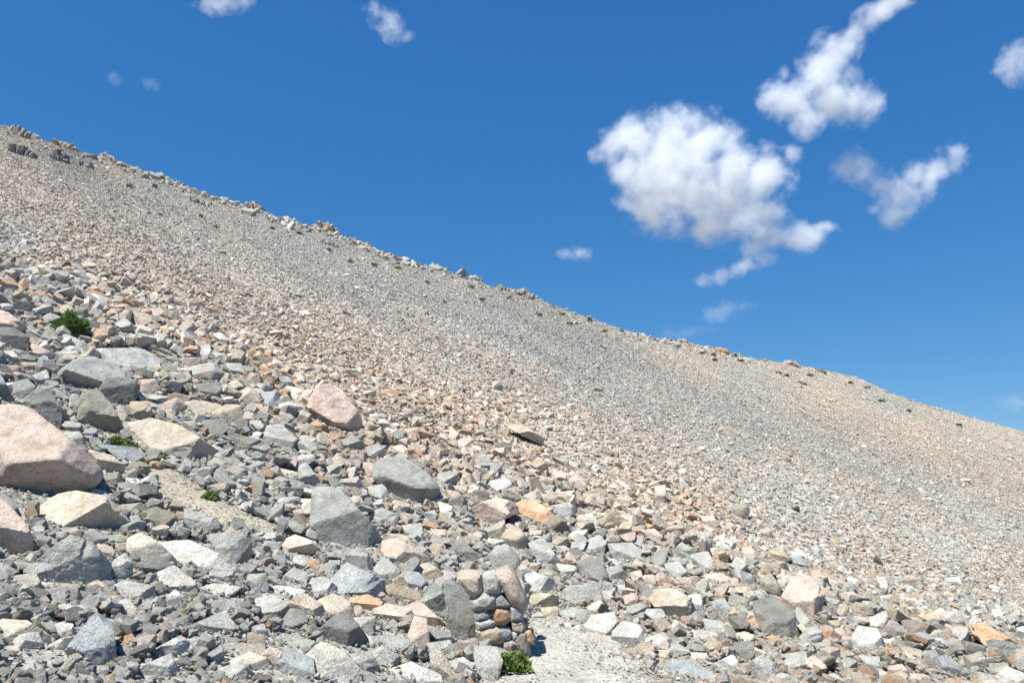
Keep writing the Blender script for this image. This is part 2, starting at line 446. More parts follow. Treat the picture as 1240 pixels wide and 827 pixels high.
HEROES = """
A|0,150 40,165 100,210 105,250 40,245 0,235|p|pink-topped rock just above the dark boulder cut by the left edge|pink-topped rock at the edge
A|0,222 60,225 112,260 118,308 60,318 0,305|d|dark grey boulder with blocky face cut by the left edge below the shrub|dark boulder at the edge
A|240,400 330,338 400,345 500,400 490,435 385,492 335,490 246,452|g|big grey slab-shaped boulder with a flat lit top, downhill from the green shrub|flat-topped grey boulder
A|398,475 430,425 520,425 555,455 542,505 490,548 430,522|d|dark shaded boulder end jutting over a hollow beside the flat-topped grey boulder|dark jutting boulder
A|380,292 560,288 650,340 655,388 560,398 500,370 395,350|w|pale grey slab with a purplish shaded front, right below the green shrub|purple-fronted slab
A|315,585 330,500 390,470 440,525 482,600 498,668 430,652|b|long leaning brown-grey slab tilted against the dark jutting boulder|leaning brown-grey slab
A|95,555 105,510 150,468 205,500 270,588 278,640 205,645 110,590|d|dark mottled boulder with a pointed top just above the largest pink boulder|pointed dark boulder
A|-60,560 0,538 60,543 120,568 190,622 262,682 330,742 385,798 392,835 370,875 290,915 180,945 60,950 -60,940|p|largest boulder of all, smooth pink granite with a brown overhanging underside|largest pink boulder
A|518,640 528,608 612,588 720,618 855,705 845,762 785,762 555,695|c|big cream granite block with a flat tilted face above the bare dirt patch|big cream block
A|712,520 780,500 875,518 905,542 790,578 718,555|c|long rounded cream rock lying uphill of the big cream block|long cream rock
A|860,562 905,530 962,533 985,592 950,605 880,588|t|tan cracked rock at the end of the long rounded cream rock|tan cracked rock
A|524,520 590,518 612,570 572,606 520,602|t|
A|400,675 540,688 598,732 550,768 500,745 450,700|u|flat blue-grey slab with green plants along its upper edge|flat slab with plants
A|358,718 450,740 522,802 460,818 378,790|c|long cream slab slanting down toward the pale dirt beside the largest boulder|slanting cream slab
A|740,382 850,362 895,400 872,440 780,432|g|
A|765,450 880,440 888,492 862,502 792,472|d|
A|225,150 270,128 304,160 290,188 238,170|c|
A|130,412 190,388 197,442 158,458|w|
A|148,345 182,330 216,380 190,392 155,388|u|
A|0,400 38,470 66,542 0,535|u|
A|168,182 200,160 254,185 222,217 178,206|g|
A|55,122 100,103 138,145 110,162 48,146|d|
A|300,130 350,148 358,185 308,182|b|
A|115,278 232,330 222,356 140,325|p|
A|54,442 110,428 142,460 120,512 58,512|g|
A|638,502 700,474 762,490 740,522 650,516|t|
A|908,366 970,364 976,400 940,416 910,402|w|
A|556,432 622,428 642,470 600,492 554,472|p|
A|588,510 642,504 652,546 610,562|u|
A|728,600 782,594 797,642 750,652 724,632|g|
A|918,640 1052,675 1042,692 990,722 925,692|b|
A|818,592 900,588 918,630 870,662 828,642|d|
A|0,42 60,38 92,52 60,63 0,58|t|
A|228,50 275,44 282,82 238,86|d|
A|470,540 490,535 520,590 500,608 475,580|c|
A|20,70 50,65 55,120 10,120|u|
A|460,205 500,185 540,215 530,250 490,245|w|
A|10,315 50,315 95,365 70,375 20,340|w|
A|85,360 155,362 160,395 90,392|c|
A|720,345 800,340 810,372 735,380|p|
A|240,120 330,100 345,128 270,140|p|
A|790,325 840,290 850,350 800,362|w|
A|645,345 700,330 720,352 650,362|g|
A|255,640 320,640 345,690 300,710 255,680|g|
A|300,700 345,690 360,740 320,745|d|
B|142,150 220,90 300,70 400,90 470,130 500,170 516,237 400,228 180,205|c|broad pink-cream boulder with a flat top directly below the largest pink boulder|flat pink-cream boulder
B|0,98 60,158 108,215 136,292 100,332 0,358|p|pink-brown rough boulder cut by the left edge beneath the largest pink boulder|rough pink-brown boulder
B|150,430 115,370 195,310 280,243 370,278 432,350 432,412 330,432 240,462|g|big blunt grey boulder with a broad shaded face below the flat pink-cream boulder|blunt grey boulder
B|518,250 570,228 640,268 700,328 706,362 560,326 516,300|c|rounded cream rock with a pale top above a dark round stone|rounded cream rock
B|543,352 600,328 690,350 645,402 570,408|d|
B|600,245 760,234 880,290 938,330 930,358 850,378 775,382 680,302|w|long flat pale grey slab below the sunken slab of the dirt patch|long pale slab
B|828,240 960,220 1002,270 1002,342 940,372 925,320 870,288|g|blocky speckled grey boulder at the end of the long pale slab|speckled grey boulder
B|556,150 622,124 692,148 708,182 682,212 590,187|b|olive-brown rock with a shaded front on the edge of the dirt patch|olive-brown rock
B|743,130 862,168 914,220 850,238 748,192|w|pale slab half sunk in the bare dirt patch|half-sunk pale slab
B|453,342 500,308 532,350 522,422 448,426|g|
B|448,442 500,418 612,438 622,480 562,502 470,472|g|
B|266,695 330,610 395,530 442,530 458,722 440,792 375,752 300,722|u|upright triangular block of speckled blue-grey granite in the lower corner|triangular granite block
B|5,572 110,580 212,648 182,692 50,700 0,655|c|flat cream-tan slab near the left edge, beside the triangular granite block|flat cream-tan slab
B|52,642 150,620 174,680 60,702|w|
B|0,738 130,700 274,718 268,762 190,792 20,782|g|long tan-and-grey slab lowest at the left edge|lowest long slab
B|362,418 402,410 428,440 400,472 370,462|p|
B|390,268 450,288 458,342 420,342 388,292|p|
B|458,270 512,264 522,302 478,316|b|
B|635,385 700,358 792,430 782,482 650,442|w|
B|652,492 702,454 737,480 690,522|w|
B|798,437 860,418 964,433 922,472 828,487|w|
B|825,402 880,344 942,358 942,402 860,422|w|
B|778,592 900,538 958,622 942,647 798,637|g|low grey pyramid-shaped rock with a ridge down its middle|pyramid-shaped rock
B|868,652 1054,658 1052,702 898,738|b|
B|918,742 1000,704 1075,730 1072,792 1020,792|c|cream-tan rounded rock in front of a flat brown-grey slab near the bottom|cream-tan rounded rock
B|543,772 682,708 714,792 642,812 548,812|g|
B|598,702 720,638 754,660 742,712 640,732|w|
B|813,722 890,673 898,742 862,767|u|
B|868,772 960,743 1024,792 1000,822 898,802|g|
B|468,502 522,488 558,560 500,572|w|
B|162,692 240,650 287,638 272,682 200,702|c|
B|493,640 530,630 548,655 520,682 493,672|o|
B|478,672 542,702 532,732 488,737|w|
B|748,652 850,638 867,670 830,702 758,692|w|
B|198,452 260,460 284,502 208,507|g|
B|58,392 140,380 164,440 130,467 58,432|b|
B|233,227 300,205 347,230 332,257 250,257|t|
B|128,472 165,460 192,480 170,502 133,497|p|
B|698,742 750,720 784,780 718,777|d|
B|698,802 780,785 803,830 708,840|g|
B|440,112 560,98 584,130 500,142|n|
B|0,58 45,90 75,135 60,172 0,112|d|
B|1010,600 1059,590 1075,640 1015,650|g|
B|180,190 290,178 345,200 300,215 200,210|d|
B|220,580 290,590 300,640 230,650|w|
B|820,490 960,480 990,520 900,545 830,540|w|
B|520,160 560,150 570,200 530,215|g|
B|375,760 440,760 430,805 380,800|g|
B|600,210 650,195 668,235 620,242|w|
B|100,110 140,115 150,160 110,165|u|
B|380,225 470,230 520,250 470,270 390,255|b|
C|282,240 288,168 320,108 375,102 425,125 450,190 508,240 512,328 440,318 350,282|p|tall knobbly pink rock standing upright at the foot of the scree|tall knobbly pink rock
C|573,500 590,455 630,432 710,432 800,490 862,562 842,622 800,655 700,622 600,552|g|big rounded grey granite boulder standing clear in the middle of the rockfall|rounded grey boulder
C|305,575 360,565 425,582 445,650 560,732 605,800 585,850 480,865 350,870 300,835|g|large smooth grey slab with a square left side facing up|large smooth slab
C|75,352 90,288 150,280 238,352 242,402 130,372|g|grey block with a pink rim below and left of the tall knobbly pink rock|pink-rimmed grey block
C|236,470 268,453 332,540 302,572 232,568|g|
C|0,562 50,543 97,602 62,622 0,582|o|
C|905,575 960,588 1004,650 942,657|p|
C|1018,660 1130,613 1208,638 1225,680 1100,700 1050,757 1028,702|p|pink-orange flat boulder left of the split orange boulder|pink-orange boulder
C|548,562 620,548 642,602 600,632 548,602|w|
C|538,382 590,368 624,410 612,447 543,442|g|
C|428,352 480,328 534,370 532,402 438,402|b|
C|593,382 700,363 744,395 640,407|p|
C|58,132 130,128 158,180 90,202|u|
C|208,232 270,223 287,260 228,272|p|
C|138,62 180,58 213,95 168,107|g|
C|618,122 650,108 692,125 680,142 622,142|o|lone rusty brown flat rock on the scree above the rockfall|lone rusty flat rock
C|1108,85 1140,80 1165,105 1120,115|t|
C|898,352 950,348 954,387|t|
C|553,682 610,658 684,690 652,742 558,722|g|
C|688,742 790,718 794,770 718,792|g|
C|788,682 850,668 874,720 798,722|g|
C|833,752 900,758 924,790 858,802|c|
C|828,517 900,560 893,582 848,572|w|
C|698,402 750,418 748,458 698,432|d|
C|218,617 290,618 308,650 260,684|c|
C|525,452 582,448 578,522 528,522|p|
C|840,500 920,490 975,530 900,560|g|
C|425,530 500,515 530,560 490,575 430,560|w|
C|340,480 400,455 430,480 410,510 350,510|g|
C|0,380 60,340 100,375 90,420 0,420|g|
C|0,335 40,330 75,365 0,405|w|
C|110,470 150,470 240,490 210,520 130,515|t|
C|870,630 930,650 925,720 880,700|w|
C|1080,540 1180,520 1203,560 1120,590|w|
C|360,520 410,520 425,570 380,580|d|
C|1120,355 1180,355 1203,385 1140,395|b|
C|405,560 440,560 450,600 415,600|g|
D|148,198 200,170 300,208 314,250 200,277 158,247|p|rounded pinkish boulder against the lower left side of the large smooth slab|rounded pinkish boulder
D|193,292 238,277 314,278 302,322 213,327|o|small brick-shaped tan stone below the rounded pinkish boulder|brick-shaped tan stone
D|577,188 650,188 764,250 764,292 740,322 658,292 588,252|p|pink angular slab leaning right of the large smooth slab|pink angular slab
D|408,312 440,240 490,236 548,280 542,332 480,342|g|
D|345,402 440,300 480,328 604,380 604,442 520,462 395,442|u|long blue-grey boulder with a scooped front, uphill of the tan wedge|scooped blue-grey boulder
D|558,322 600,268 674,330 642,382 568,352|g|
D|592,407 650,388 754,420 758,452 690,477 598,437|t|tan wedge-shaped rock near the middle bottom of the rockfall|tan wedge
D|636,372 690,338 728,400 658,397|t|
D|452,452 530,438 594,470 587,507 508,517 458,487|o|orange-tan rock with a dark underside beside the bright white-pink rock|orange-tan rock
D|312,462 380,433 444,465 474,542 400,547 328,502|c|bright smooth white-pink rock in the lower middle|bright white-pink rock
D|172,472 250,433 324,480 338,532 258,542|c|
D|136,572 190,498 254,510 258,572 200,602|d|
D|308,602 380,538 450,528 534,640 522,672 440,682 328,642|d|dark rounded boulder below the bright white-pink rock|dark rounded boulder
D|58,617 200,598 314,640 292,672 180,687 88,662|n|flat green-grey slab left of the dark rounded boulder|flat green-grey slab
D|103,767 190,678 284,720 288,792 200,812 118,802|u|
D|262,705 330,648 420,688 512,790 512,835 300,835|w|
D|568,772 720,713 842,770 864,835 568,835|w|speckled white-grey boulder cut by the bottom edge|speckled white boulder
D|448,702 540,688 574,750 562,802 508,792|g|
D|543,692 590,668 674,710 662,742 578,757|g|
D|868,382 925,368 965,410 992,480 1018,612 1005,675 925,652 888,560|d|tall dark speckled slab standing on end against the dry stone wall|standing dark slab
D|757,472 820,388 884,430 892,492 830,543 768,492|n|
D|700,490 758,463 875,570 852,592 798,572 715,532|p|pink slab wedged diagonally between the pale greenish block and upright stones|wedged pink slab
D|708,620 738,528 792,548 803,692 758,702|p|narrow upright pink stone below the wedged pink slab|upright pink stone
D|558,502 620,478 718,500 724,542 600,573 563,532|c|
D|528,607 690,603 708,652 650,692 548,642|g|
D|588,602 640,543 694,592|g|
D|798,580 860,588 940,660 900,673 798,622|g|
D|793,652 890,638 918,690 828,717|g|
D|803,702 850,683 893,750 893,835 838,835|c|
D|888,732 950,713 1004,750 930,793|g|
D|993,670 1098,668 1120,732 1098,835 1020,800|g|broad grey slab stood on end beside the bright green plant|grey slab by the plant
D|1056,275 1085,240 1140,214 1192,270 1200,310 1170,345 1078,335|g|smooth grey domed boulder just uphill of the dry stone wall|smooth domed boulder
D|0,602 70,620 78,672 20,702 0,692|b|
D|58,702 100,668 154,690 112,762|p|
D|28,442 100,428 188,490 132,562 58,542|g|
D|128,382 200,318 264,340 252,387 150,392|g|
D|538,92 570,63 664,80 652,132 558,132|g|
D|588,152 700,168 724,190 640,207|t|
D|768,152 830,138 894,150 872,192 798,182|c|
D|893,192 950,198 1038,280 1010,302 918,252|d|
D|798,207 860,218 864,272 808,262|t|
D|1038,152 1130,108 1134,182 1060,202|b|
D|265,365 340,360 390,400 380,445 290,430|g|
D|0,350 80,345 90,420 0,440|g|
D|640,210 690,205 720,250 640,235|p|
D|735,310 800,298 860,340 850,385 790,380 740,340|t|
D|690,335 760,340 800,400 770,430 700,390|u|
D|930,300 990,290 1010,345 940,345|g|
D|470,485 500,485 520,540 475,545|p|
D|440,540 560,535 570,590 530,620|w|
D|500,590 560,640 570,680 520,670|c|
D|120,800 200,790 240,827 120,835|c|
D|320,300 400,290 405,330 300,330|n|
D|80,390 160,385 260,410 240,440 160,450 90,430|w|
E|62,52 130,20 200,40 252,85 242,132 180,112 125,70|o|split orange boulder with a darker shaded end, on the lip of the rockfall|split orange boulder
E|8,212 50,150 100,138 138,190 132,252 60,232|t|tan pointed rock leaning over the smooth domed boulder|tan pointed rock
E|148,212 210,188 284,290 242,318 168,262|g|
E|363,302 430,263 494,340 494,392 440,392 378,352|d|dark craggy boulder with a deep shadow at its foot, uphill of the path|dark craggy boulder
E|263,432 330,383 440,378 474,430 380,462 278,477|g|wide grey slab with a split top above the end of the path|wide split slab
E|103,362 170,338 254,370 260,422 180,432 118,392|w|pale grey blocky rock uphill of the round orange-tan stone|pale blocky rock
E|146,480 160,440 200,430 272,440 275,488 200,505 155,503|t|round orange-tan stone by the head of the path, beside the wall|round orange-tan stone
E|283,502 340,483 424,500 402,548 308,553|n|
E|403,492 460,463 514,500 440,533|p|
E|508,512 600,493 634,510 580,537 518,532|p|
E|393,572 430,530 520,518 543,570 500,620 438,648 398,602|w|big pale block with a squared front at the head of the path|big pale block
E|518,602 570,548 642,570 653,640 560,695 518,642|w|smooth pale slab right of the big pale block beside the path|smooth pale slab
E|680,460 715,418 780,413 858,455 852,540 800,560 738,520|c|bright cream block with a rusty orange shaded underside|bright cream block
E|768,262 820,208 888,240 852,287 798,277|n|grey-green diamond-shaped rock on the upper edge of the rockfall|grey-green diamond rock
E|640,155 700,148 748,190 742,220 670,185|p|
E|653,352 700,348 718,395 658,392|c|
E|588,342 640,328 657,380 598,377|c|
E|688,262 740,238 758,300 747,342 688,292|d|
E|863,262 940,243 964,320 900,333 868,290|w|
E|908,342 990,328 1064,375 980,393 908,372|p|
E|1058,322 1130,348 1144,402 1080,392|g|
E|948,472 1010,453 1064,540 988,533|u|
E|853,442 910,438 934,510 900,563 848,522|w|
E|558,432 625,428 628,482 590,498 558,462|p|
E|678,772 740,708 850,688 964,770 990,835 688,835|u|large blue-grey boulder cut by the bottom edge right of the path|large blue-grey boulder
E|588,692 650,643 718,675 640,722 598,727|t|
E|598,642 740,588 774,630 700,662|w|
E|758,682 800,648 864,690 780,713|g|
E|968,742 1050,698 1084,780 998,793|w|
E|1028,602 1110,588 1144,630 1070,643|c|
E|1048,652 1130,638 1144,712 1078,743|d|
E|398,202 460,173 504,230 480,263 408,242|g|
E|435,142 487,165 482,192 410,182|b|
E|538,192 580,178 624,205 570,217|b|
E|236,217 310,213 333,240 260,247|n|
E|1088,232 1130,223 1154,290 1098,292|p|
E|908,92 960,93 994,130 928,142|p|
E|968,292 1060,293 1062,317 978,317|t|
E|838,582 960,588 1004,630 898,643|w|
E|918,542 1000,558 1004,622 928,593|g|
E|1043,52 1100,30 1119,60 1112,107 1058,87|b|brown overhanging rocks with a black hollow standing out of the upper scree|hollowed brown rock
E|490,320 540,310 590,350 560,380 500,385|g|
E|500,390 600,380 620,425 540,430|g|
E|270,300 350,310 360,350 290,360|w|
E|230,50 320,30 355,60 350,105 290,95|g|
E|220,100 290,85 330,160 250,180|b|
E|210,180 300,180 340,200 230,210|u|
E|405,200 380,250 330,260 340,200|g|
E|500,215 600,210 640,250 620,300 520,280|g|
E|640,400 690,395 700,440 650,440|g|
E|750,300 800,290 850,330 830,370 760,360|w|
E|800,355 900,350 910,395 830,400|p|
E|140,540 190,510 220,535 190,560|g|
E|240,560 330,555 340,590 270,595|w|
E|200,495 270,490 280,520 240,545 210,520|t|
E|330,590 370,565 385,600 350,618|w|
E|650,500 740,500 750,560 660,550|g|
E|860,690 930,695 940,740 880,735|p|
E|700,680 770,680 770,710 710,720|t|
F|175,450 215,363 300,363 353,440 333,532 300,552 225,542 200,500|p|pink-grey slab leaning on edge and casting a sharp dark shadow|pink-grey leaning slab
F|52,472 130,448 200,500 260,590 232,652 150,652 118,612 68,602|d|dark jagged boulder below the pink-grey leaning slab|dark jagged boulder
F|1003,577 1060,563 1222,660 1202,707 1110,692 1028,622|o|big orange-tan flat slab lying alone near the right edge|orange-tan flat slab
F|483,622 510,578 590,588 618,650 570,702 498,682|w|pale white-grey angular block left of the orange-tan flat slab|pale angular block
F|613,642 690,618 708,665 628,667|c|
F|828,712 900,708 1004,780 990,802 868,802|u|flat bluish slab below the orange-tan flat slab|flat bluish slab
F|973,712 1050,688 1078,740 1060,792 998,782|b|
F|1108,802 1160,753 1250,790 1250,835 1118,835|w|pale boulder in the bottom right corner of the view|corner boulder
F|-10,332 38,348 53,400 -10,405|u|
F|72,372 120,343 163,400 163,452 88,432|b|
F|98,252 160,228 208,280 180,297 108,277|t|
F|198,262 250,263 294,320 218,302|u|
F|428,432 480,423 549,470 520,487 438,462|p|
F|403,522 440,473 468,490 462,542 418,542|t|
F|638,542 700,513 738,550 700,572|w|
F|343,557 420,548 433,585 368,592|t|
F|718,677 830,688 828,722 738,707|p|
F|638,752 700,743 738,790 730,812 648,782|p|
F|18,742 90,703 164,770 142,822 38,832|g|
F|168,702 270,688 294,770 198,782|g|
F|238,577 260,568 333,640 312,657|c|
F|328,802 400,768 474,832 328,835|g|
F|1118,527 1190,548 1172,567|t|
F|1088,782 1068,740 1160,738 1174,765 1100,802|b|
F|298,222 350,238 343,272 298,252|w|
F|568,357 640,348 664,380 588,387|g|
F|98,622 140,616 174,650 118,662|o|
F|-10,592 50,618 43,647 -10,652|c|
F|30,660 100,690 90,720 20,700|c|
F|400,590 450,600 440,640 400,640|w|
F|570,530 630,540 640,590 580,585|p|
F|70,150 120,145 130,185 90,180|p|
F|510,705 600,710 600,760 530,760|w|
F|600,760 650,790 640,827 600,820|p|
F|740,560 840,600 830,625 745,590|c|
F|470,640 500,640 510,690 475,690|g|
F|230,470 300,560 330,590 300,600 240,590|g|
F|0,650 40,700 30,730 -10,735|d|
F|700,770 800,780 850,827 740,835|p|
F|910,800 990,805 1000,835 900,835|g|
F|640,575 700,575 720,610 650,615|w|
F|575,440 650,430 670,455 600,460|w|
F|360,300 410,290 430,330 370,325|p|
F|860,690 950,660 960,700 890,710|p|
G|42,435 100,428 218,490 207,522 150,492|c|long flat tan slab lying on the scree above the split orange boulder|long flat tan slab
G|278,570 390,598 387,617 310,602|c|thin pale flake on the scree downslope of the long flat tan slab|thin pale flake
G|-5,222 37,255 20,267 -5,255|t|
G|480,530 540,555 520,575 490,560|b|
G|920,525 955,530 955,552 925,550|w|
G|725,710 775,705 775,790 730,790|c|
G|795,760 850,755 845,785 800,790|t|
G|380,370 430,365 440,385 390,385|o|
G|635,545 660,550 665,580 640,570|b|
G|185,660 220,670 210,705 180,690|o|
"""
# ---------------------------------------------------------------- ground
def axis_steps(lo, hi, fine_lo, fine_hi, step, grow=1.07, biggest=40.0):
    a = [fine_lo]
    while a[-1] < fine_hi: a.append(a[-1] + step)
    s = step
    while a[-1] < hi: s = min(s * grow, biggest); a.append(a[-1] + s)
    b = [fine_lo]; s = step
    while b[-1] > lo: s = min(s * grow, biggest); b.append(b[-1] - s)
    return np.array(b[:0:-1] + a)
gx = axis_steps(-1500, 2500, -10, 12, 0.12, 1.03)
gy = axis_steps(-1500, 2500, 1, 17, 0.12, 1.03)
X, Y = np.meshgrid(gx, gy)
Z = land(X, Y)
pd, dd = path_dist(X, Y), dirt_dist(X, Y)
Z = Z - 0.012 * smooth(0.1, 0, pd)
nx, ny = len(gx), len(gy)
idx = np.arange(nx * ny).reshape(ny, nx)
F = np.stack([idx[:-1, :-1], idx[:-1, 1:], idx[1:, 1:], idx[1:, :-1]], -1).reshape(-1, 4)
me = mesh_from('ground', np.stack([X, Y, Z], -1).reshape(-1, 3), F, MAT_GROUND, 180)
wz, bz = zone(X.ravel(), Y.ravel())
gc = (wz[:, None] * _warm.mean(0) + (1 - wz[:, None]) * _cool.mean(0)) * (1 + bz)[:, None] * 0.82
at = me.attributes.new('col', 'FLOAT_COLOR', 'POINT')
at.data.foreach_set('color', np.concatenate([gc, np.ones((len(gc), 1))], 1).astype(np.float32).ravel())
link('ground', me, kind='structure')

def sheet(name, poly_fn, box, mat, step, lift, kind='structure', parent=None):
    xs = np.arange(box[0], box[2], step); ys = np.arange(box[1], box[3], step)
    X, Y = np.meshgrid(xs, ys)
    d = poly_fn(X, Y) + 0.20 * noise2(X, Y, 0.5, 77, 4)
    Z = land(X, Y) + lift + 0.018 * noise2(X, Y, 0.35, 4, 3) - smooth(-0.10, 0.06, d) * (lift + 0.07)
    keep = (d < 0.12)
    n = len(xs); idx = np.arange(X.size).reshape(X.shape)
    k = keep[:-1, :-1] & keep[1:, :-1] & keep[:-1, 1:] & keep[1:, 1:]
    F = np.stack([idx[:-1, :-1], idx[:-1, 1:], idx[1:, 1:], idx[1:, :-1]], -1)[k]
    used = np.unique(F); remap = np.zeros(X.size, int); remap[used] = np.arange(len(used))
    V = np.stack([X, Y, Z], -1).reshape(-1, 3)[used]
    return link(name, mesh_from(name, V, remap[F], mat, 180), kind=kind)
sheet('path', path_dist, (-2.5, -13.5, 4.5, 11.0), MAT_PATH, 0.045, 0.035)
sheet('dirt_patch', dirt_dist, (_dp[:, 0].min() - .3, _dp[:, 1].min() - .3, _dp[:, 0].max() + .3, _dp[:, 1].max() + .3), MAT_DIRT, 0.035, 0.035)

# ---------------------------------------------------------------- the boulders and rocks one can point at
CROPS = {'A': (0, 330, 3.309), 'B': (0, 577, 3.309), 'C': (300, 440, 3.759), 'D': (300, 600, 3.644), 'E': (600, 600, 3.644), 'F': (900, 600, 3.644), 'G': (600, 400, 3.759)}
rocks = []
for line in HEROES.strip().splitlines():
    q = line.split('|')
    ox, oy, s = CROPS[q[0]]
    pts = np.array([[float(a) for a in t.split(',')] for t in q[1].split()])
    pts = pts / s + [ox, oy]
    rocks.append(dict(pts=pts, col=q[2], label=q[3] if len(q) > 3 else '', short=q[4] if len(q) > 4 else ''))

def hull2(P):
    P = sorted(map(tuple, P))
    def half(Q):
        h = []
        for p in Q:
            while len(h) > 1 and (h[-1][0] - h[-2][0]) * (p[1] - h[-2][1]) - (h[-1][1] - h[-2][1]) * (p[0] - h[-2][0]) <= 0: h.pop()
            h.append(p)
        return h
    return np.array(half(P)[:-1] + half(P[::-1])[:-1])

for i, r in enumerate(rocks):
    p = r['pts']
    x0, y0, x1, y1 = p[:, 0].min(), p[:, 1].min(), p[:, 0].max(), p[:, 1].max()
    r['c'] = ((x0 + x1) / 2, (y0 + y1) / 2); r['w'] = x1 - x0; r['h'] = y1 - y0
    r['anchor'] = ((x0 + x1) / 2, y1 - 0.12 * (y1 - y0))
A = hit(np.array([r['anchor'][0] for r in rocks]), np.array([r['anchor'][1] for r in rocks]))
UP = np.array([0, 0, 1.0])
for i, (r, a) in enumerate(zip(rocks, A)):
    rs = np.random.default_rng(100 + i)
    vd = ray(*r['c']); vd = vd / np.linalg.norm(vd)
    ex = np.cross(vd, UP); ex /= np.linalg.norm(ex); ez = np.cross(ex, vd)
    dist = a @ vd
    D = 0.50 * math.sqrt(r['w'] * r['h']) / FPX * dist
    dist = dist + 0.75 * D
    # outline in metres in the plane through the rock's middle
    d = ray(r['pts'][:, 0], r['pts'][:, 1])
    W = d * (dist / (d @ vd))[:, None]
    cen = vd * dist; 
    q = np.stack([(W - cen) @ ex, (W - cen) @ ez], 1)
    q = hull2(q) * 1.10
    off = (q.min(0) + q.max(0)) / 2
    cen = cen + ex * off[0] + ez * off[1]; q = q - off
    hw, hh = (q.max(0) - q.min(0)) / 2
    flat = hw > 2.0 * hh
    if 'largest' in r['label']: cen = cen + UP * 0.10 * hh
    if flat: cen = cen - UP * 0.30 * hh      # flat slabs lie bedded in the debris
    Nn, H = [], []
    for k in range(len(q)):
        p0, p1 = q[k], q[(k + 1) % len(q)]
        e = p1 - p0
        n = np.array([e[1], -e[0]]); L = np.hypot(*n)
        if L < 1e-6: continue
        n /= L; h = n @ p0
        if h < 0.02 * hw: continue
        Nn.append((n[0], 0, n[1])); H.append(h)
        if rs.random() < 0.30:
            s = rs.uniform(0.5, 1.4); v = np.array([n[0], -s, n[1]]); l = np.linalg.norm(v)
            Nn.append(v / l); H.append((h + s * D) * rs.uniform(0.62, 0.82) / l)
        s = rs.uniform(0.3, 1.0); v = np.array([n[0], s, n[1]]); l = np.linalg.norm(v)
        Nn.append(v / l); H.append((h + s * D) * rs.uniform(0.7, 0.95) / l)
    under = 'underside' in r['label']
    tall = hh > hw
    v = np.array([rs.normal(0, .25), -1, -0.75 if under else .35 if flat else rs.normal(-0.05, .3)]); l = np.linalg.norm(v); Nn.append(v / l); H.append(D * rs.uniform(.55, .8) / l * (1.15 if under else 1))
    v = np.array([rs.normal(0, .25), -0.85, min(rs.uniform(.55, 1.25), 1.05 * D / hh)]); l = np.linalg.norm(v)
    Nn.append(v / l); H.append((0.85 * 0.8 * D + v[2] * (-0.15 if under else -0.85 if flat else rs.uniform(-.40, .2)) * hh) / l)
    sg = 1 if rs.random() < .6 else -1
    v = np.array([sg * rs.uniform(.6, 1.3), -1, rs.normal(0, .25)]); l = np.linalg.norm(v)
    Nn.append(v / l); H.append((abs(v[0]) * hw * .9 + D * .8) * rs.uniform(.58, .84) / l)
    Nn.append((0, 1, 0)); H.append(D)
    size = max(r['w'], r['h'])
    level = 6 if size > 95 else 5 if size > 38 else 4 if size > 20 else 3
    rough = 0.038 if 'smooth' not in r['label'] and 'round' not in r['label'] else 0.022
    soft = any(k in r['label'] for k in ('rounded', 'smooth', 'domed')) and 'slab' not in r['label']; pr = 22 if soft else 110
    P, F = rock_verts(level, np.array(Nn, float), np.array(H, float), (hw, D, hh), 50 + i, p=pr, rough=rough, cuts=(.86, .98) if soft else (.62, .93))
    M = np.stack([ex, vd, ez], 0)
    P = P @ M
    me = mesh_from('rock', P, F, MAT_ROCK, 20)
    name = 'boulder' if size > 42 else 'rock'
    o = link(name, me, tuple(cen), category=name, group='boulders of the rockfall' if name == 'boulder' else 'loose rocks of the rockfall')
    k = PAL[r['col']]; j = math.exp(rs.normal(0, .08))
    o.color = (min(k[0] * j, .8), min(k[1] * j, .8), min(k[2] * j, .8), 1)
    r.update(obj=o, cen=cen, rad=max(hw, D), dist=dist, hw=hw, hh=hh, name=name, size=size)

# labels of the rest: look, then where they lie beside a landmark
marks = [r for r in rocks if r['short']]
taken = set()
for r in rocks:
    if r['label']:
        r['obj']['label'] = r['label']; taken.add(r['label'])
def shape_word(r, i):
    a = r['w'] / r['h']
    if a > 2.3: return 'flat'
    if a > 1.55: return 'long low'
    if a < 0.75: return 'upright'
    return ['blocky', 'angular'][len(r['pts']) % 2]
def size_word(s): return 'small' if s < 17 else 'medium' if s < 30 else 'large'
rest = sorted([r for r in rocks if not r['label']], key=lambda r: -r['size'])
for i, r in enumerate(rest):
    kind = f"{size_word(r['size'])} {WORD[r['col']]} {shape_word(r, i)} {r['name']}"
    best = None
    near = sorted(marks, key=lambda m: math.hypot(m['c'][0] - r['c'][0], m['c'][1] - r['c'][1]))
    for m in near[:7]:
        dx, dy = r['c'][0] - m['c'][0], r['c'][1] - m['c'][1]
        a = abs(dx) / (m['w'] / 2 + 6); b = abs(dy) / (m['h'] / 2 + 6)
        hor = 'left of' if dx < 0 else 'right of'; ver = 'uphill of' if dy < 0 else 'downhill of'
        if a > 2.2 * b: d = hor
        elif b > 2.2 * a: d = ver
        else: d = ('uphill and ' if dy < 0 else 'downhill and ') + hor
        gap = max(abs(dx) - m['w'] / 2 - r['w'] / 2, abs(dy) - m['h'] / 2 - r['h'] / 2)
        g = 'right against and ' if gap < 2 else 'just ' if gap < 22 else 'some way '
        if len(m['short'].split()) > 4 and len(d.split()) > 2: g = ''
        lab = f"{kind}, {g}{d} the {m['short']}"
        if len(lab.split()) <= 16 and lab not in taken:
            best = lab; break
    best = best or f"{kind} between the {near[0]['short']} and the {near[1]['short']}"
    taken.add(best); r['obj']['label'] = best

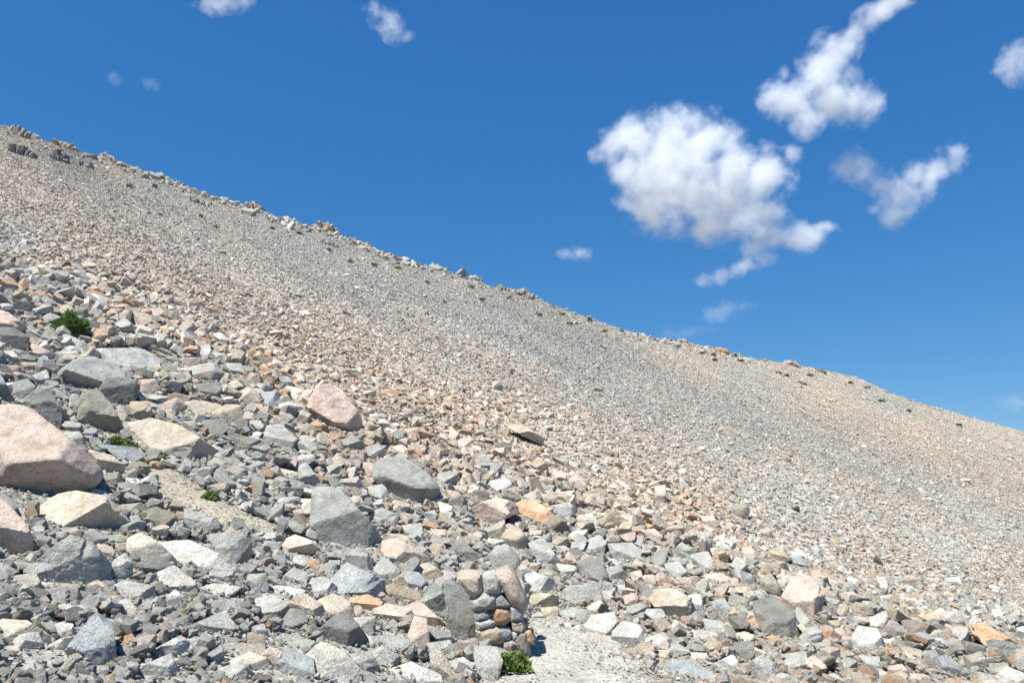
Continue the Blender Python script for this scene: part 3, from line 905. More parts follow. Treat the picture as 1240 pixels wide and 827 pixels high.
# ---------------------------------------------------------------- which ground is taken, what must stay in view
depth_map = np.full((827, 1240), 1e9)
gy_, gx_ = np.mgrid[0:827, 0:1240]
for r in rocks:
    p = r['pts']; c = p.mean(0); p = hull2(c + (p - c) * 0.88)
    x0, x1 = int(max(p[:, 0].min(), 0)), int(min(p[:, 0].max() + 1, 1240)); y0, y1 = int(max(p[:, 1].min(), 0)), int(min(p[:, 1].max() + 1, 827))
    if x1 <= x0 or y1 <= y0: continue
    m = in_poly(gx_[y0:y1, x0:x1], gy_[y0:y1, x0:x1], p)
    s = depth_map[y0:y1, x0:x1]; s[m] = np.minimum(s[m], r['dist'])
RC = np.array([[*r['cen'][:2], r['rad']] for r in rocks])

def clear_of_rocks(x, y, size, z=None, strict=True):
    ok = np.ones(len(x), bool)
    nr = np.hypot(x, y) < 32
    xn, yn, sn, okn = x[nr], y[nr], size[nr], np.ones(int(nr.sum()), bool)
    for cx, cy, rad in RC:
        okn &= (xn - cx) ** 2 + (yn - cy) ** 2 > (rad * 0.72 + sn * 0.1) ** 2
    ok[nr] = okn
    if strict:
        z = land(x, y)
        for k in (0.1, 0.6):
            P = np.stack([x, y, z + size * k], 1)
            u, v, w = project(P)
            for du in (-0.4, 0.4):
                uu = (u + du * size * FPX / w).astype(int); vv = v.astype(int)
                ins = (uu >= 0) & (uu < 1240) & (vv >= 0) & (vv < 827)
                dm = np.where(ins, depth_map[np.clip(vv, 0, 826), np.clip(uu, 0, 1239)], 1e9)
                ok &= ~(dm > w) | (dm > 1e8)
    return ok

_bb = np.array([(-40, 322), (0, 335), (60, 342), (130, 368), (220, 402), (300, 442), (430, 520), (560, 572), (650, 602), (760, 642), (900, 692), (1000, 720), (1120, 765), (1240, 790), (1300, 800)], float)
_bh = hit(_bb[:, 0], _bb[:, 1])
_ba = np.arctan2(_bh[:, 0], _bh[:, 1]); _br = np.hypot(_bh[:, 0], _bh[:, 1])
def rockfall_radius(x, y): return np.interp(np.arctan2(x, y), _ba, _br)

# ---------------------------------------------------------------- stones nobody could count
def proto_hull(seed, n=11, dims=(.5, .38, .25)):
    r = np.random.default_rng(seed)
    bm = bmesh.new()
    d = r.normal(size=(n, 3)); d /= np.linalg.norm(d, axis=1)[:, None]
    d = d * r.uniform(.8, 1.0, (n, 1)) * dims * r.uniform(.8, 1.2, 3)
    for v in d: bm.verts.new(v)
    g = bmesh.ops.convex_hull(bm, input=bm.verts)
    bmesh.ops.delete(bm, geom=[e for e in g['geom_interior'] if isinstance(e, bmesh.types.BMVert)], context='VERTS')
    bmesh.ops.triangulate(bm, faces=bm.faces)
    bm.verts.index_update()
    V = np.array([v.co[:] for v in bm.verts]); F = np.array([[v.index for v in f.verts] for f in bm.faces])
    bm.free(); return V, F
def proto_rock(seed, level=3, dims=(.5, .38, .27)):
    r = np.random.default_rng(seed)
    dims = np.array(dims) * r.uniform(.8, 1.2, 3) * [1, 1, (0.5, 0.75, 1.2)[seed % 3]]
    Nn, H = rand_planes(r, dims, 4)
    return rock_verts(level, Nn, H, dims, seed, p=160, rough=0.03, chips=3)

def scatter_group(nk):
    g = bpy.data.node_groups.new('stones', 'GeometryNodeTree')
    g.interface.new_socket('Geometry', in_out='INPUT', socket_type='NodeSocketGeometry')
    g.interface.new_socket('Geometry', in_out='OUTPUT', socket_type='NodeSocketGeometry')
    n, l = g.nodes, g.links
    gi = n.new('NodeGroupInput'); go = n.new('NodeGroupOutput')
    def named(nm, t):
        a = n.new('GeometryNodeInputNamedAttribute'); a.data_type = t; a.inputs['Name'].default_value = nm
        return a.outputs['Attribute']
    gid = named('gid', 'INT')
    cmp_ = n.new('FunctionNodeCompare'); cmp_.data_type = 'INT'; cmp_.operation = 'LESS_THAN'
    l.new(gid, [s for s in cmp_.inputs if s.type == 'INT'][0]); [s for s in cmp_.inputs if s.type == 'INT'][1].default_value = 0
    sep = n.new('GeometryNodeSeparateGeometry'); sep.domain = 'POINT'
    l.new(gi.outputs[0], sep.inputs['Geometry']); l.new(cmp_.outputs[0], sep.inputs['Selection'])
    spl = n.new('GeometryNodeSplitToInstances'); spl.domain = 'POINT'
    l.new(sep.outputs['Inverted'], spl.inputs[0]); l.new(gid, spl.inputs['Group ID'])
    iop = n.new('GeometryNodeInstanceOnPoints'); iop.inputs['Pick Instance'].default_value = True
    l.new(sep.outputs['Selection'], iop.inputs['Points']); l.new(spl.outputs[0], iop.inputs['Instance'])
    l.new(named('pid', 'INT'), iop.inputs['Instance Index'])
    l.new(named('rot', 'FLOAT_VECTOR'), iop.inputs['Rotation']); l.new(named('scl', 'FLOAT_VECTOR'), iop.inputs['Scale'])
    l.new(iop.outputs[0], go.inputs[0])
    return g
GROUP = scatter_group(0)

def normal_rot(x, y, wob):
    e = 0.25
    gx = (land(x + e, y) - land(x - e, y)) / (2 * e); gy = (land(x, y + e) - land(x, y - e)) / (2 * e)
    n = np.stack([-gx, -gy, np.ones_like(gx)], 1); n /= np.linalg.norm(n, axis=1)[:, None]
    rz = rng.uniform(0, 2 * np.pi, len(x))
    nxp = np.cos(rz) * n[:, 0] + np.sin(rz) * n[:, 1]; nyp = -np.sin(rz) * n[:, 0] + np.cos(rz) * n[:, 1]
    a = -np.arcsin(np.clip(nyp, -1, 1)); b = np.arcsin(np.clip(nxp / np.cos(a), -1, 1))
    return np.stack([a + rng.normal(0, wob, len(x)), b + rng.normal(0, wob, len(x)), rz], 1)

def scatter(name, protos, pos, size, cols, rot, mat, smooth_deg, zscale=None, **props):
    V, F, G = [], [], []; o = 0
    for k, (v, f) in enumerate(protos):
        V.append(v); F.append(f + o); G.append(np.full(len(v), k)); o += len(v)
    npt = len(pos)
    V = np.vstack(V + [pos]); F = np.vstack(F); G = np.concatenate(G + [np.full(npt, -1)])
    me = mesh_from(name, V, F, mat, smooth_deg)
    nv = len(V); k0 = nv - npt
    def put(nm, t, data, field):
        full = np.zeros((nv, data.shape[1]) if data.ndim > 1 else nv, data.dtype); full[k0:] = data
        if nm == 'gid': full = G
        a = me.attributes.new(nm, t, 'POINT'); a.data.foreach_set(field, np.ascontiguousarray(full).ravel())
    put('gid', 'INT', np.zeros(npt, np.int32), 'value')
    put('pid', 'INT', rng.integers(0, len(protos), npt).astype(np.int32), 'value')
    put('rot', 'FLOAT_VECTOR', rot.astype(np.float32), 'vector')
    sc = size[:, None] * rng.uniform(0.78, 1.25, (npt, 3))
    put('scl', 'FLOAT_VECTOR', sc.astype(np.float32), 'vector')
    put('col', 'FLOAT_COLOR', np.concatenate([cols, np.ones((npt, 1))], 1).astype(np.float32), 'color')
    ob = link(name, me, kind='stuff', **props)
    md = ob.modifiers.new('stones', 'NODES'); md.node_group = GROUP
    print(name, npt)
    return ob

def polar(n, a0, a1, r0, r1, power=1.0):
    a = rng.uniform(a0, a1, n)
    u = rng.random(n)
    r = (r0 ** 2 + u * (r1 ** 2 - r0 ** 2)) ** 0.5 if power == 1.0 else r0 * (r1 / r0) ** (u ** power)
    return r * np.sin(a), r * np.cos(a)

near_protos = [proto_rock(900 + k, 4) for k in range(30)]
far_protos = [proto_hull(700 + k) for k in range(24)]
A0, A1 = -0.86, 0.86

# rocks that fill the rockfall between the boulders
def rockfall_fill():
    out = []
    for cls, (n, smin, smax) in enumerate(((36000, .62, 1.0), (60000, .36, .66), (120000, .05, .12))):
        a = rng.uniform(A0, A1, n); r = rng.uniform(2.6, 24, n) if cls < 2 else np.sqrt(rng.uniform(2.6 ** 2, 24 ** 2, n))
        x, y = r * np.sin(a), r * np.cos(a)
        R = rockfall_radius(x, y)
        fringe = R * (1 + 0.16 * noise2(x, y, 1.6, 61, 3) + 0.03)
        ok = r < fringe
        s = rng.uniform(smin, smax, n)
        if cls < 2: s = s * np.clip(0.0245 * r, .115, .40)
        else: s = np.minimum(s, .02 * r)
        spill = rng.uniform(-.35, .45, n)
        ok &= (path_dist(x, y) > s * spill) & (dirt_dist(x, y) > s * spill * .8)
        x, y, s = x[ok], y[ok], s[ok]
        ok = clear_of_rocks(x, y, s, strict=True)
        x, y, s = x[ok], y[ok], s[ok]
        # keep bigger ones from sitting in each other
        if cls < 2:
            order = np.argsort(-s / np.hypot(x, y)); x, y, s = x[order], y[order], s[order]
            keep = []; cells = {}
            for i in range(len(x)):
                cx, cy = int(x[i] // .4), int(y[i] // .4); good = True
                for ax in (-1, 0, 1):
                    for ay in (-1, 0, 1):
                        for j in cells.get((cx + ax, cy + ay), ()):
                            if math.hypot(x[i] - x[j], y[i] - y[j]) < 0.33 * (s[i] + s[j]): good = False; break
                        if not good: break
                    if not good: break
                if good: keep.append(i); cells.setdefault((cx, cy), []).append(i)
            x, y, s = x[keep], y[keep], s[keep]
        out.append((x, y, s, np.full(len(x), 0.05 + rng.random(len(x)) * 0.28)))
    x, y, s, lift = [np.concatenate(k) for k in zip(*out)]
    z = land(x, y) + s * lift + 0.03
    pos = np.stack([x, y, z], 1)
    col = stone_colours(x, y)
    scatter('rock_rubble', near_protos, pos, s, col, normal_rot(x, y, 0.38), MAT_STONE, 28,
            label='jumble of angular grey and tan rocks filling the gaps between the boulders', category='rubble')
rockfall_fill()

# gravel and pebbles on path, dirt and in the gaps
def pebbles():
    x, y = polar(230000, A0, A1, 2.4, 19)
    pdn, ddn = path_dist(x, y), dirt_dist(x, y)
    on = (pdn < 0.05) | (ddn < 0.02)
    edge = np.exp(-np.minimum(np.abs(pdn), np.abs(ddn)) / 0.22)
    keep = (~on & (rng.random(len(x)) < 0.6)) | (on & (rng.random(len(x)) < 0.35 + 0.6 * edge))
    x, y, on = x[keep], y[keep], on[keep]
    s = np.exp(rng.normal(math.log(.034), .38, len(x))) * np.where(on, 0.75, 1.1)
    s = np.clip(s, .012, .085)
    z = land(x, y) + np.where(on, 0.036, 0.012) + s * .08
    scatter('pebbles', far_protos, np.stack([x, y, z], 1), s, stone_colours(x, y, np.where(on, .75, .35)) * np.where(on, 1.15, 1.0)[:, None], normal_rot(x, y, .4), MAT_SCREE, None,
            label='scattered grey pebbles and grit on the path and between the rocks', category='pebbles')
pebbles()

# the great scree slope up to the crest
def scree():
    xs, ys, ss = [], [], []
    a = np.linspace(A0, A1, 260)
    for a0, a1 in zip(a[:-1], a[1:]):
        am = (a0 + a1) / 2
        rb = float(np.interp(am, _ba, _br)); rc = float(np.interp(am, _ang, _rad))
        r0 = rb * 0.93; edges = r0 * (1.06) ** np.arange(0, 80); edges = edges[edges < rc]; edges = np.append(edges, rc + 1.2)
        for e0, e1 in zip(edges[:-1], edges[1:]):
            rm = (e0 + e1) / 2
            s = 0.103 + 0.0003 * max(rm - 12, 0) + .055 * math.exp(-(rm - rb) / 3.0)
            area = (a1 - a0) * rm * (e1 - e0)
            n = rng.poisson(area * 1.3 / s ** 2)
            aa = rng.uniform(a0, a1, n); rr = rng.uniform(e0, e1, n)
            xs.append(rr * np.sin(aa)); ys.append(rr * np.cos(aa))
            near = math.exp(-(rm - rb) / 4.0)
            ss.append(s * np.exp(rng.normal(0, .30 + 0.10 * near, n)) * (1 + .35 * near))
    x, y, s = np.concatenate(xs), np.concatenate(ys), np.concatenate(ss)
    cc = 0.70 * x + 0.72 * y; ll = -0.72 * x + 0.70 * y
    s = s * (1 + 0.28 * noise2(cc, ll / 6, 2.0, 91, 3)) 
    wz_, _ = zone(x, y)
    s = s * (1 + 0.55 * np.clip(wz_ - 0.4, -.2, .5) * (1 - smooth(20, 45, np.hypot(x, y))))
    big = rng.random(len(x)) < 0.008
    s = np.where(big, s * rng.uniform(1.7, 2.6, len(x)), s)
    fine = noise2(cc, ll / 5, 1.4, 15, 2) > 0.42           # tongues of finer debris
    s = np.where(fine & ~big, s * 0.72, s)
    s = np.clip(s, .045, .62)
    ok = clear_of_rocks(x, y, s, strict=False)
    r = np.hypot(x, y)
    nearish = r < 26
    ok2 = np.ones(len(x), bool)
    ok2[nearish] = clear_of_rocks(x[nearish], y[nearish], s[nearish], strict=True)
    ok &= ok2 & (dirt_dist(x, y) > 0.05) & (path_dist(x, y) > 0.05)
    x, y, s = x[ok], y[ok], s[ok]
    z = land(x, y) + s * rng.uniform(-.02, .16, len(x))
    scatter('scree', far_protos, np.stack([x, y, z], 1), s, stone_colours(x, y, 0.08 + .52 * smooth(22, 75, np.hypot(x, y))), normal_rot(x, y, .50), MAT_SCREE, None,
            label='slope of loose broken scree in grey and tan streaks rising to the crest', category='scree')
scree()

# blockier rocks along the crest
def crest():
    n = 9000
    a = rng.uniform(A0, A1, n)
    rc = np.interp(a, _ang, _rad)
    r = rc - np.abs(rng.normal(0, 1, n)) * 0.045 * rc + 0.4
    x, y = r * np.sin(a), r * np.cos(a)
    cl = noise2(x, y, 5.0, 23, 3)
    k = rng.random(n) < np.clip(0.35 + 1.6 * cl, 0.03, 1)
    x, y, a, cl = x[k], y[k], a[k], cl[k]
    left = 1 - 0.45 * smooth(-0.1, 0.6, a)
    s = np.exp(rng.normal(math.log(.32), .36, len(x))) * left * (1 + 0.5 * np.clip(cl, 0, 1))
    s = np.clip(s, .15, 1.0)
    z = land(x, y) + s * .12
    scatter('crest_rubble', near_protos, np.stack([x, y, z], 1), s, stone_colours(x, y, .45) * .86, normal_rot(x, y, .6), MAT_SCREE, 28,
            label='broken blocks scattered along the crest against the sky', category='rubble')
crest()

# ---------------------------------------------------------------- outcrops on the crest
OUT = [(24, 160, 16, 12, 'b', 'small brown outcrop with a pale slab, first on the crest from the high end'),
 (30, 184, 26, 11, 'd', 'dark grey broken outcrop band just under the high end of the crest'),
 (70, 189, 20, 13, 'd', 'dark blue-grey outcrop with deep shadow below the highest part of the crest'),
 (80, 177, 24, 8, 't', 'low rusty tan outcrop on the crest above the dark blue-grey outcrop'),
 (104, 199, 14, 8, 'u', 'small grey outcrop downslope of the dark blue-grey one near the crest'),
 (129, 187, 16, 9, 'p', 'pinkish peaked block standing alone on the upper crest'),
 (240, 243, 20, 8, 'n', 'green-grey ledge of rock just below the crest'),
 (309, 251, 22, 9, 't', 'rounded tan knob of rock on the crest'),
 (355, 264, 12, 7, 'w', 'small pale tooth of rock on the crest beyond the rounded tan knob'),
 (396, 275, 24, 9, 'c', 'cream blocky outcrop on the crest'),
 (400, 294, 20, 8, 'u', 'bluish ledge below the cream blocky outcrop'),
 (530, 320, 18, 9, 'w', 'pale jagged outcrop on the middle of the crest'),
 (577, 334, 14, 8, 'w', 'pale pointed outcrop just down the crest from the jagged one'),
 (634, 355, 24, 9, 'b', 'dark brown-grey hump with a steep end at mid crest'),
 (829, 413, 15, 6, 't', 'low tan outcrop on the lower crest under the wispy cloud'),
 (874, 424, 15, 8, 'o', 'orange-tan outcrop on the lower crest'),
 (893, 430, 12, 5, 'p', 'pinkish low blocks next to the orange-tan outcrop'),
 (960, 440, 17, 7, 't', 'tan knob near the far end of the crest'),
 (995, 449, 9, 6, 'd', 'small dark block at the far end of the crest'),
 (972, 463, 10, 5, 'b', 'small brown block below the tan knob near the far crest')]
_oh = hit(np.array([o[0] for o in OUT]), np.array([o[1] + o[3] * .45 for o in OUT]))
for i, ((px, py, w, h, c, lab), P) in enumerate(zip(OUT, _oh)):
    r = np.random.default_rng(3000 + i)
    if np.hypot(P[0], P[1]) > 200:
        a = math.atan2(P[0], P[1]); rc = float(np.interp(a, _ang, _rad)); P = np.array([rc * math.sin(a), rc * math.cos(a), 0]); 
    P[2] = land(P[0], P[1])
    R = math.hypot(P[0], P[1]); W = w / FPX * R; Hh = 1.3 * h / FPX * R
    Vs, Fs, o = [], [], 0
    for k in range(15):
        f = (k - 7) / 7.0
        s = np.array([W * r.uniform(.05, .17), W * r.uniform(.15, .3), Hh * r.uniform(.30, .75) * (1 - .45 * abs(f))])
        Nn, H = rand_planes(r, s, 6)
        v, fc = rock_verts(3, Nn, H, s, 4000 + i * 17 + k, p=120, rough=.07, chips=3)
        v = v + [f * W * .42, r.normal(0, W * .12), -f * W * .42 * SLA + Hh * .18]
        Vs.append(v); Fs.append(fc + o); o += len(v)
    ob = link('rock_outcrop', mesh_from('rock_outcrop', np.vstack(Vs), np.vstack(Fs), MAT_ROCK, 28), tuple(P), label=lab, category='outcrop', group='rock outcrops along the crest')
    ob.color = (*[q * .88 for q in PAL[c]], 1)

# ---------------------------------------------------------------- dry stone wall holding the path edge
WALL = [  # outline in a close look at the photograph (x 540 + a/5.625, y 680 + b/5.625), colour
 ('78,105 110,78 245,85 250,215 205,250 150,215', 'c'), ('252,90 330,75 375,120 370,215 265,215', 'w'),
 ('345,90 430,62 470,100 520,210 550,290 535,340 450,300 400,200', 'p'),
 ('165,265 250,215 345,225 330,320 260,330 175,335', 'w'), ('335,225 375,225 438,300 420,312 335,310', 'u'),
 ('195,350 265,322 305,360 290,385 205,402', 'g'), ('308,345 370,310 430,330 445,390 400,432 335,430', 'o'),
 ('440,300 500,300 530,350 520,400 445,408', 'u'), ('205,415 300,385 340,410 320,440 215,465', 'w'),
 ('208,480 300,440 390,460 398,540 340,572 240,570', 't'), ('365,445 430,450 455,490 430,535 385,530', 'u'),
 ('450,418 520,405 540,450 520,490 460,470', 'b'), ('452,480 485,478 492,520 458,530', 'w'),
 ('390,545 450,530 490,560 480,610 430,630 390,600', 'w'), ('470,520 510,500 530,560 500,620 480,560', 'b'),
 ('320,575 385,570 395,620 350,635', 'g'), ('375,640 465,630 470,690 420,705 372,690', 'g'),
 ('500,480 545,470 560,560 580,640 540,660 500,600', 'b'), ('540,480 575,470 605,530 600,565 550,560', 'o'),
 ('470,620 540,620 550,700 470,720', 'd')]
wall_pts = []
for s, c in WALL:
    p = np.array([[float(a) for a in t.split(',')] for t in s.split()]) / 5.625 + [540, 680]
    wall_pts.append((p, c))
foot = hit(np.array([622.0]), np.array([806.0]))[0]
wall = bpy.data.objects.new('stone_wall', None); COL.objects.link(wall)
wall.location = tuple(foot); wall['label'] = 'short dry stone wall end of stacked rounded stones on the left edge of the path'
wall['category'] = 'wall'
vd = np.array([foot[0], foot[1], 0.0]); vd /= np.linalg.norm(vd); ex = np.array([vd[1], -vd[0], 0]); 
for i, (p, c) in enumerate(wall_pts):
    rs = np.random.default_rng(6000 + i)
    d = ray(p[:, 0], p[:, 1]); base = (foot + vd * 0.20) @ vd
    W3 = d * (base / (d @ vd))[:, None]
    cen = W3.mean(0)
    # stones run back into the wall; the courses lean back as they rise
    q = np.stack([(W3 - cen) @ ex, (W3 - cen)[:, 2]], 1)
    q = hull2(q * 1.14); off = (q.min(0) + q.max(0)) / 2; q = q - off
    cen = cen + ex * off[0] + np.array([0, 0, off[1]])
    hw, hh = (q.max(0) - q.min(0)) / 2; D = max(hw, hh) * 1.15
    Nn, H = [], []
    for k in range(len(q)):
        p0, p1 = q[k], q[(k + 1) % len(q)]; e = p1 - p0; n = np.array([e[1], -e[0]]); n /= np.hypot(*n) + 1e-9; h = n @ p0
        Nn.append((n[0], 0, n[1])); H.append(h)
        s = rs.uniform(.5, .9); v = np.array([n[0], -s, n[1]]); l = np.linalg.norm(v); Nn.append(v / l); H.append((h + s * D) * .74 / l)
    Nn += [(0, -1, 0), (0, 1, 0)]; H += [D * .93, D]
    P, F = rock_verts(4, np.array(Nn, float), np.array(H, float), (hw, D, hh), 7000 + i, p=60, rough=.03, chips=2)
    P = P @ np.stack([ex, vd, UP], 0)
    me = mesh_from('stone', P, F, MAT_ROCK, 35)
    o = link('stone', me, tuple(cen + vd * D * .6 - foot), parent=wall)
    j = math.exp(rs.normal(0, .07)); o.color = (*[k * j for k in PAL[c]], 1)
    o['label'] = f"{WORD[c]} stone in the wall"
# hearting that shows dark between the face stones
pc = np.array([[585, 700], [632, 700], [640, 770], [640, 812], [590, 812]]); d = ray(pc[:, 0], pc[:, 1])
b = (foot + vd * 0.62) @ vd; c3 = d * (b / (d @ vd))[:, None] - foot
r = np.random.default_rng(1)
Vs, Fs, o = [], [], 0
x0, x1 = (c3 @ ex).min(), (c3 @ ex).max(); z1 = c3[:, 2].max()
for k in range(70):
    s = np.array([r.uniform(.04, .09)] * 3) * r.uniform(.7, 1.2, 3)
    Nn, H = rand_planes(r, s, 6)
    v, f = rock_verts(2, Nn, H, s, 8000 + k, p=30, rough=.05, chips=3)
    v = v + ex * r.uniform(x0 + .04, x1 - .05) + vd * r.uniform(.36, .8) + UP * r.uniform(0, z1 - .1)
    Vs.append(v); Fs.append(f + o); o += len(v)
o = link('hearting', mesh_from('hearting', np.vstack(Vs), np.vstack(Fs), MAT_ROCK, 28), parent=wall, kind='stuff'); o.color = (*PAL['b'], 1)

# ---------------------------------------------------------------- plants
def blades(r, n, rx, ry, rz, ln, wd, up=0.5, cluster=0):
    """leaf-sized faces spread through a low dome"""
    V, F = [], []
    for k in range(n):
        d = r.normal(size=3); d[2] = abs(d[2]) + up; d /= np.linalg.norm(d)
        rad = r.uniform(.35, 1.0) ** .6
        lump = 1 + .22 * math.sin(5 * d[0] + 3 * d[1] * 2 + cluster)
        b = np.array([d[0] * rx, d[1] * ry, d[2] * rz]) * rad * lump
        t = d + r.normal(0, .35, 3); t /= np.linalg.norm(t)
        s = np.cross(t, r.normal(size=3)); s /= np.linalg.norm(s) + 1e-9
        L = ln * r.uniform(.6, 1.3); w = wd * r.uniform(.7, 1.3); j = len(V)
        nrm = np.cross(t, s) * w * .4
        V += [b - s * w * .3, b + s * w * .3, b + t * L * .55 + s * w * .6 + nrm, b + t * L, b + t * L * .55 - s * w * .6 + nrm]
        F += [(j, j + 1, j + 2, j + 4), (j + 4, j + 2, j + 3, j + 3)]
    return V, F
def plant(px, py, wpx, hpx, kind, name, cat, label, group=None, n=300):
    P = hit(np.array([float(px)]), np.array([py + hpx * .40]))[0]
    R = np.linalg.norm(P); W = wpx / FPX * R / 2; Hh = hpx / FPX * R
    r = np.random.default_rng(int(px * 7 + py))
    root = link(name, None, tuple(P + [0, 0, 0.01]), label=label, category=cat)
    if group: root['group'] = group
    mat, ln, wd = {'shrub': (MAT_SHRUB, .11, .020), 'leafy': (MAT_LEAF, .045, .022), 'cushion': (MAT_CUSHION, .10, .06)}[kind]
    V, Fq = blades(r, n, W * .82, W * .8, Hh * .72, ln * (1 if kind != 'cushion' else R / 60), wd * (1 if kind != 'cushion' else R / 60), cluster=px)
    me = bpy.data.meshes.new('foliage')
    me.from_pydata([tuple(v) for v in V], [], [f if len(set(f)) == 4 else f[:3] for f in Fq]); me.materials.append(mat)
    link('foliage', me, (0, 0, 0), parent=root)
    if kind == 'shrub':
        V, Fs = [], []
        for k in range(9):
            a = r.uniform(0, 6.28); t = np.array([math.cos(a) * W * .6, math.sin(a) * W * .6, Hh * .6]); j = len(V)
            for m in range(4):
                c, s = math.cos(m * 1.571) * .012, math.sin(m * 1.571) * .012
                V += [(c, s, -.05), (t[0] + c * .4, t[1] + s * .4, t[2])]
            Fs += [(j + 2 * m, j + 2 * ((m + 1) % 4), j + 2 * ((m + 1) % 4) + 1, j + 2 * m + 1) for m in range(4)]
        me = bpy.data.meshes.new('stem'); me.from_pydata(V, [], Fs); me.materials.append(MAT_STEM); link('stem', me, (0, 0, 0), parent=root)
    return root
plant(84, 397, 36, 30, 'shrub', 'shrub', 'shrub', 'rounded dark green shrub growing among rocks high in the rockfall', n=5200)
G1 = 'leafy plants between the rocks'
plant(621, 808, 40, 21, 'leafy', 'leafy_plant', 'plant', 'bright green plant with small leaves at the foot of the dry stone wall', G1, 2600)
plant(140, 536, 26, 9, 'leafy', 'leafy_plant', 'plant', 'green plant strip along the upper edge of a flat blue-grey slab', G1, 500)
plant(155, 545, 26, 10, 'leafy', 'leafy_plant', 'plant', 'low green plants just uphill of the big cream block\'s lower end', G1, 450)
plant(172, 562, 14, 7, 'leafy', 'leafy_plant', 'plant', 'dim green plant tucked under the end of a flat blue-grey slab', G1, 260)
plant(196, 561, 14, 12, 'leafy', 'leafy_plant', 'plant', 'small green plant below the big cream granite block', G1, 380)
plant(254, 603, 20, 12, 'leafy', 'leafy_plant', 'plant', 'green plant at the edge of the bare dirt patch', G1, 420)
plant(984, 792, 8, 12, 'leafy', 'leafy_plant', 'plant', 'tiny yellow-green plant at the foot of the dark jagged boulder', G1, 160)
TUFT = [(157, 226, 8, 6), (187, 226, 7, 5), (398, 303, 7, 4), (413, 287, 8, 5), (424, 317, 10, 5), (453, 321, 12, 6), (482, 325, 10, 4), (517, 342, 8, 5),
        (570, 348, 13, 4), (584, 363, 8, 6), (617, 361, 6, 4), (654, 382, 7, 4), (681, 381, 8, 4), (690, 392, 13, 5), (714, 388, 9, 6), (732, 401, 7, 4),
        (864, 430, 8, 4), (866, 436, 6, 4), (850, 428, 9, 4), (890, 431, 9, 4), (897, 437, 8, 4), (943, 452, 10, 3), (953, 455, 6, 3), (980, 455, 14, 3), (1030, 464, 6, 3),
        (1050, 470, 8, 3), (1068, 486, 12, 4), (1101, 498, 7, 3), (1161, 515, 8, 3), (243, 262, 7, 3), (330, 277, 8, 3), (362, 283, 9, 3)]
tm = [(c[0], c[1], c[5]) for c in OUT]
shortname = {0: 'pale-slabbed brown outcrop', 1: 'dark outcrop band', 2: 'dark blue-grey outcrop', 3: 'rusty tan outcrop', 4: 'small grey outcrop', 5: 'pinkish peaked block',
             6: 'green-grey ledge', 7: 'rounded tan knob', 8: 'pale tooth of rock', 9: 'cream blocky outcrop', 10: 'bluish ledge', 11: 'pale jagged outcrop',
             12: 'pale pointed outcrop', 13: 'dark steep-ended hump', 14: 'low tan outcrop', 15: 'orange-tan outcrop', 16: 'pinkish low blocks', 17: 'far tan knob',
             18: 'small dark crest block', 19: 'small brown block'}
seen = {}
for (px, py, w, h) in sorted(TUFT):
    i = min(range(len(OUT)), key=lambda i: math.hypot(OUT[i][0] - px, OUT[i][1] - py))
    dx, dy = px - OUT[i][0], py - OUT[i][1]
    side = 'just below' if abs(dx) < 14 else ('down the crest from' if dx > 0 else 'up the crest from')
    wd = 'wide flat' if w >= 10 else 'small round'
    far = '' if abs(dx) < 45 else 'well '
    lab = f"{wd} green cushion plant {far}{side} the {shortname[i]}"
    k = seen.get(lab, 0); seen[lab] = k + 1
    if k: lab = f"{['', 'next', 'third'][k]} {wd} green cushion plant {far}{side} the {shortname[i]}"
    plant(px, py, w, h, 'cushion', 'cushion_plant', 'plant', lab, 'cushion plants scattered below the crest', 110)

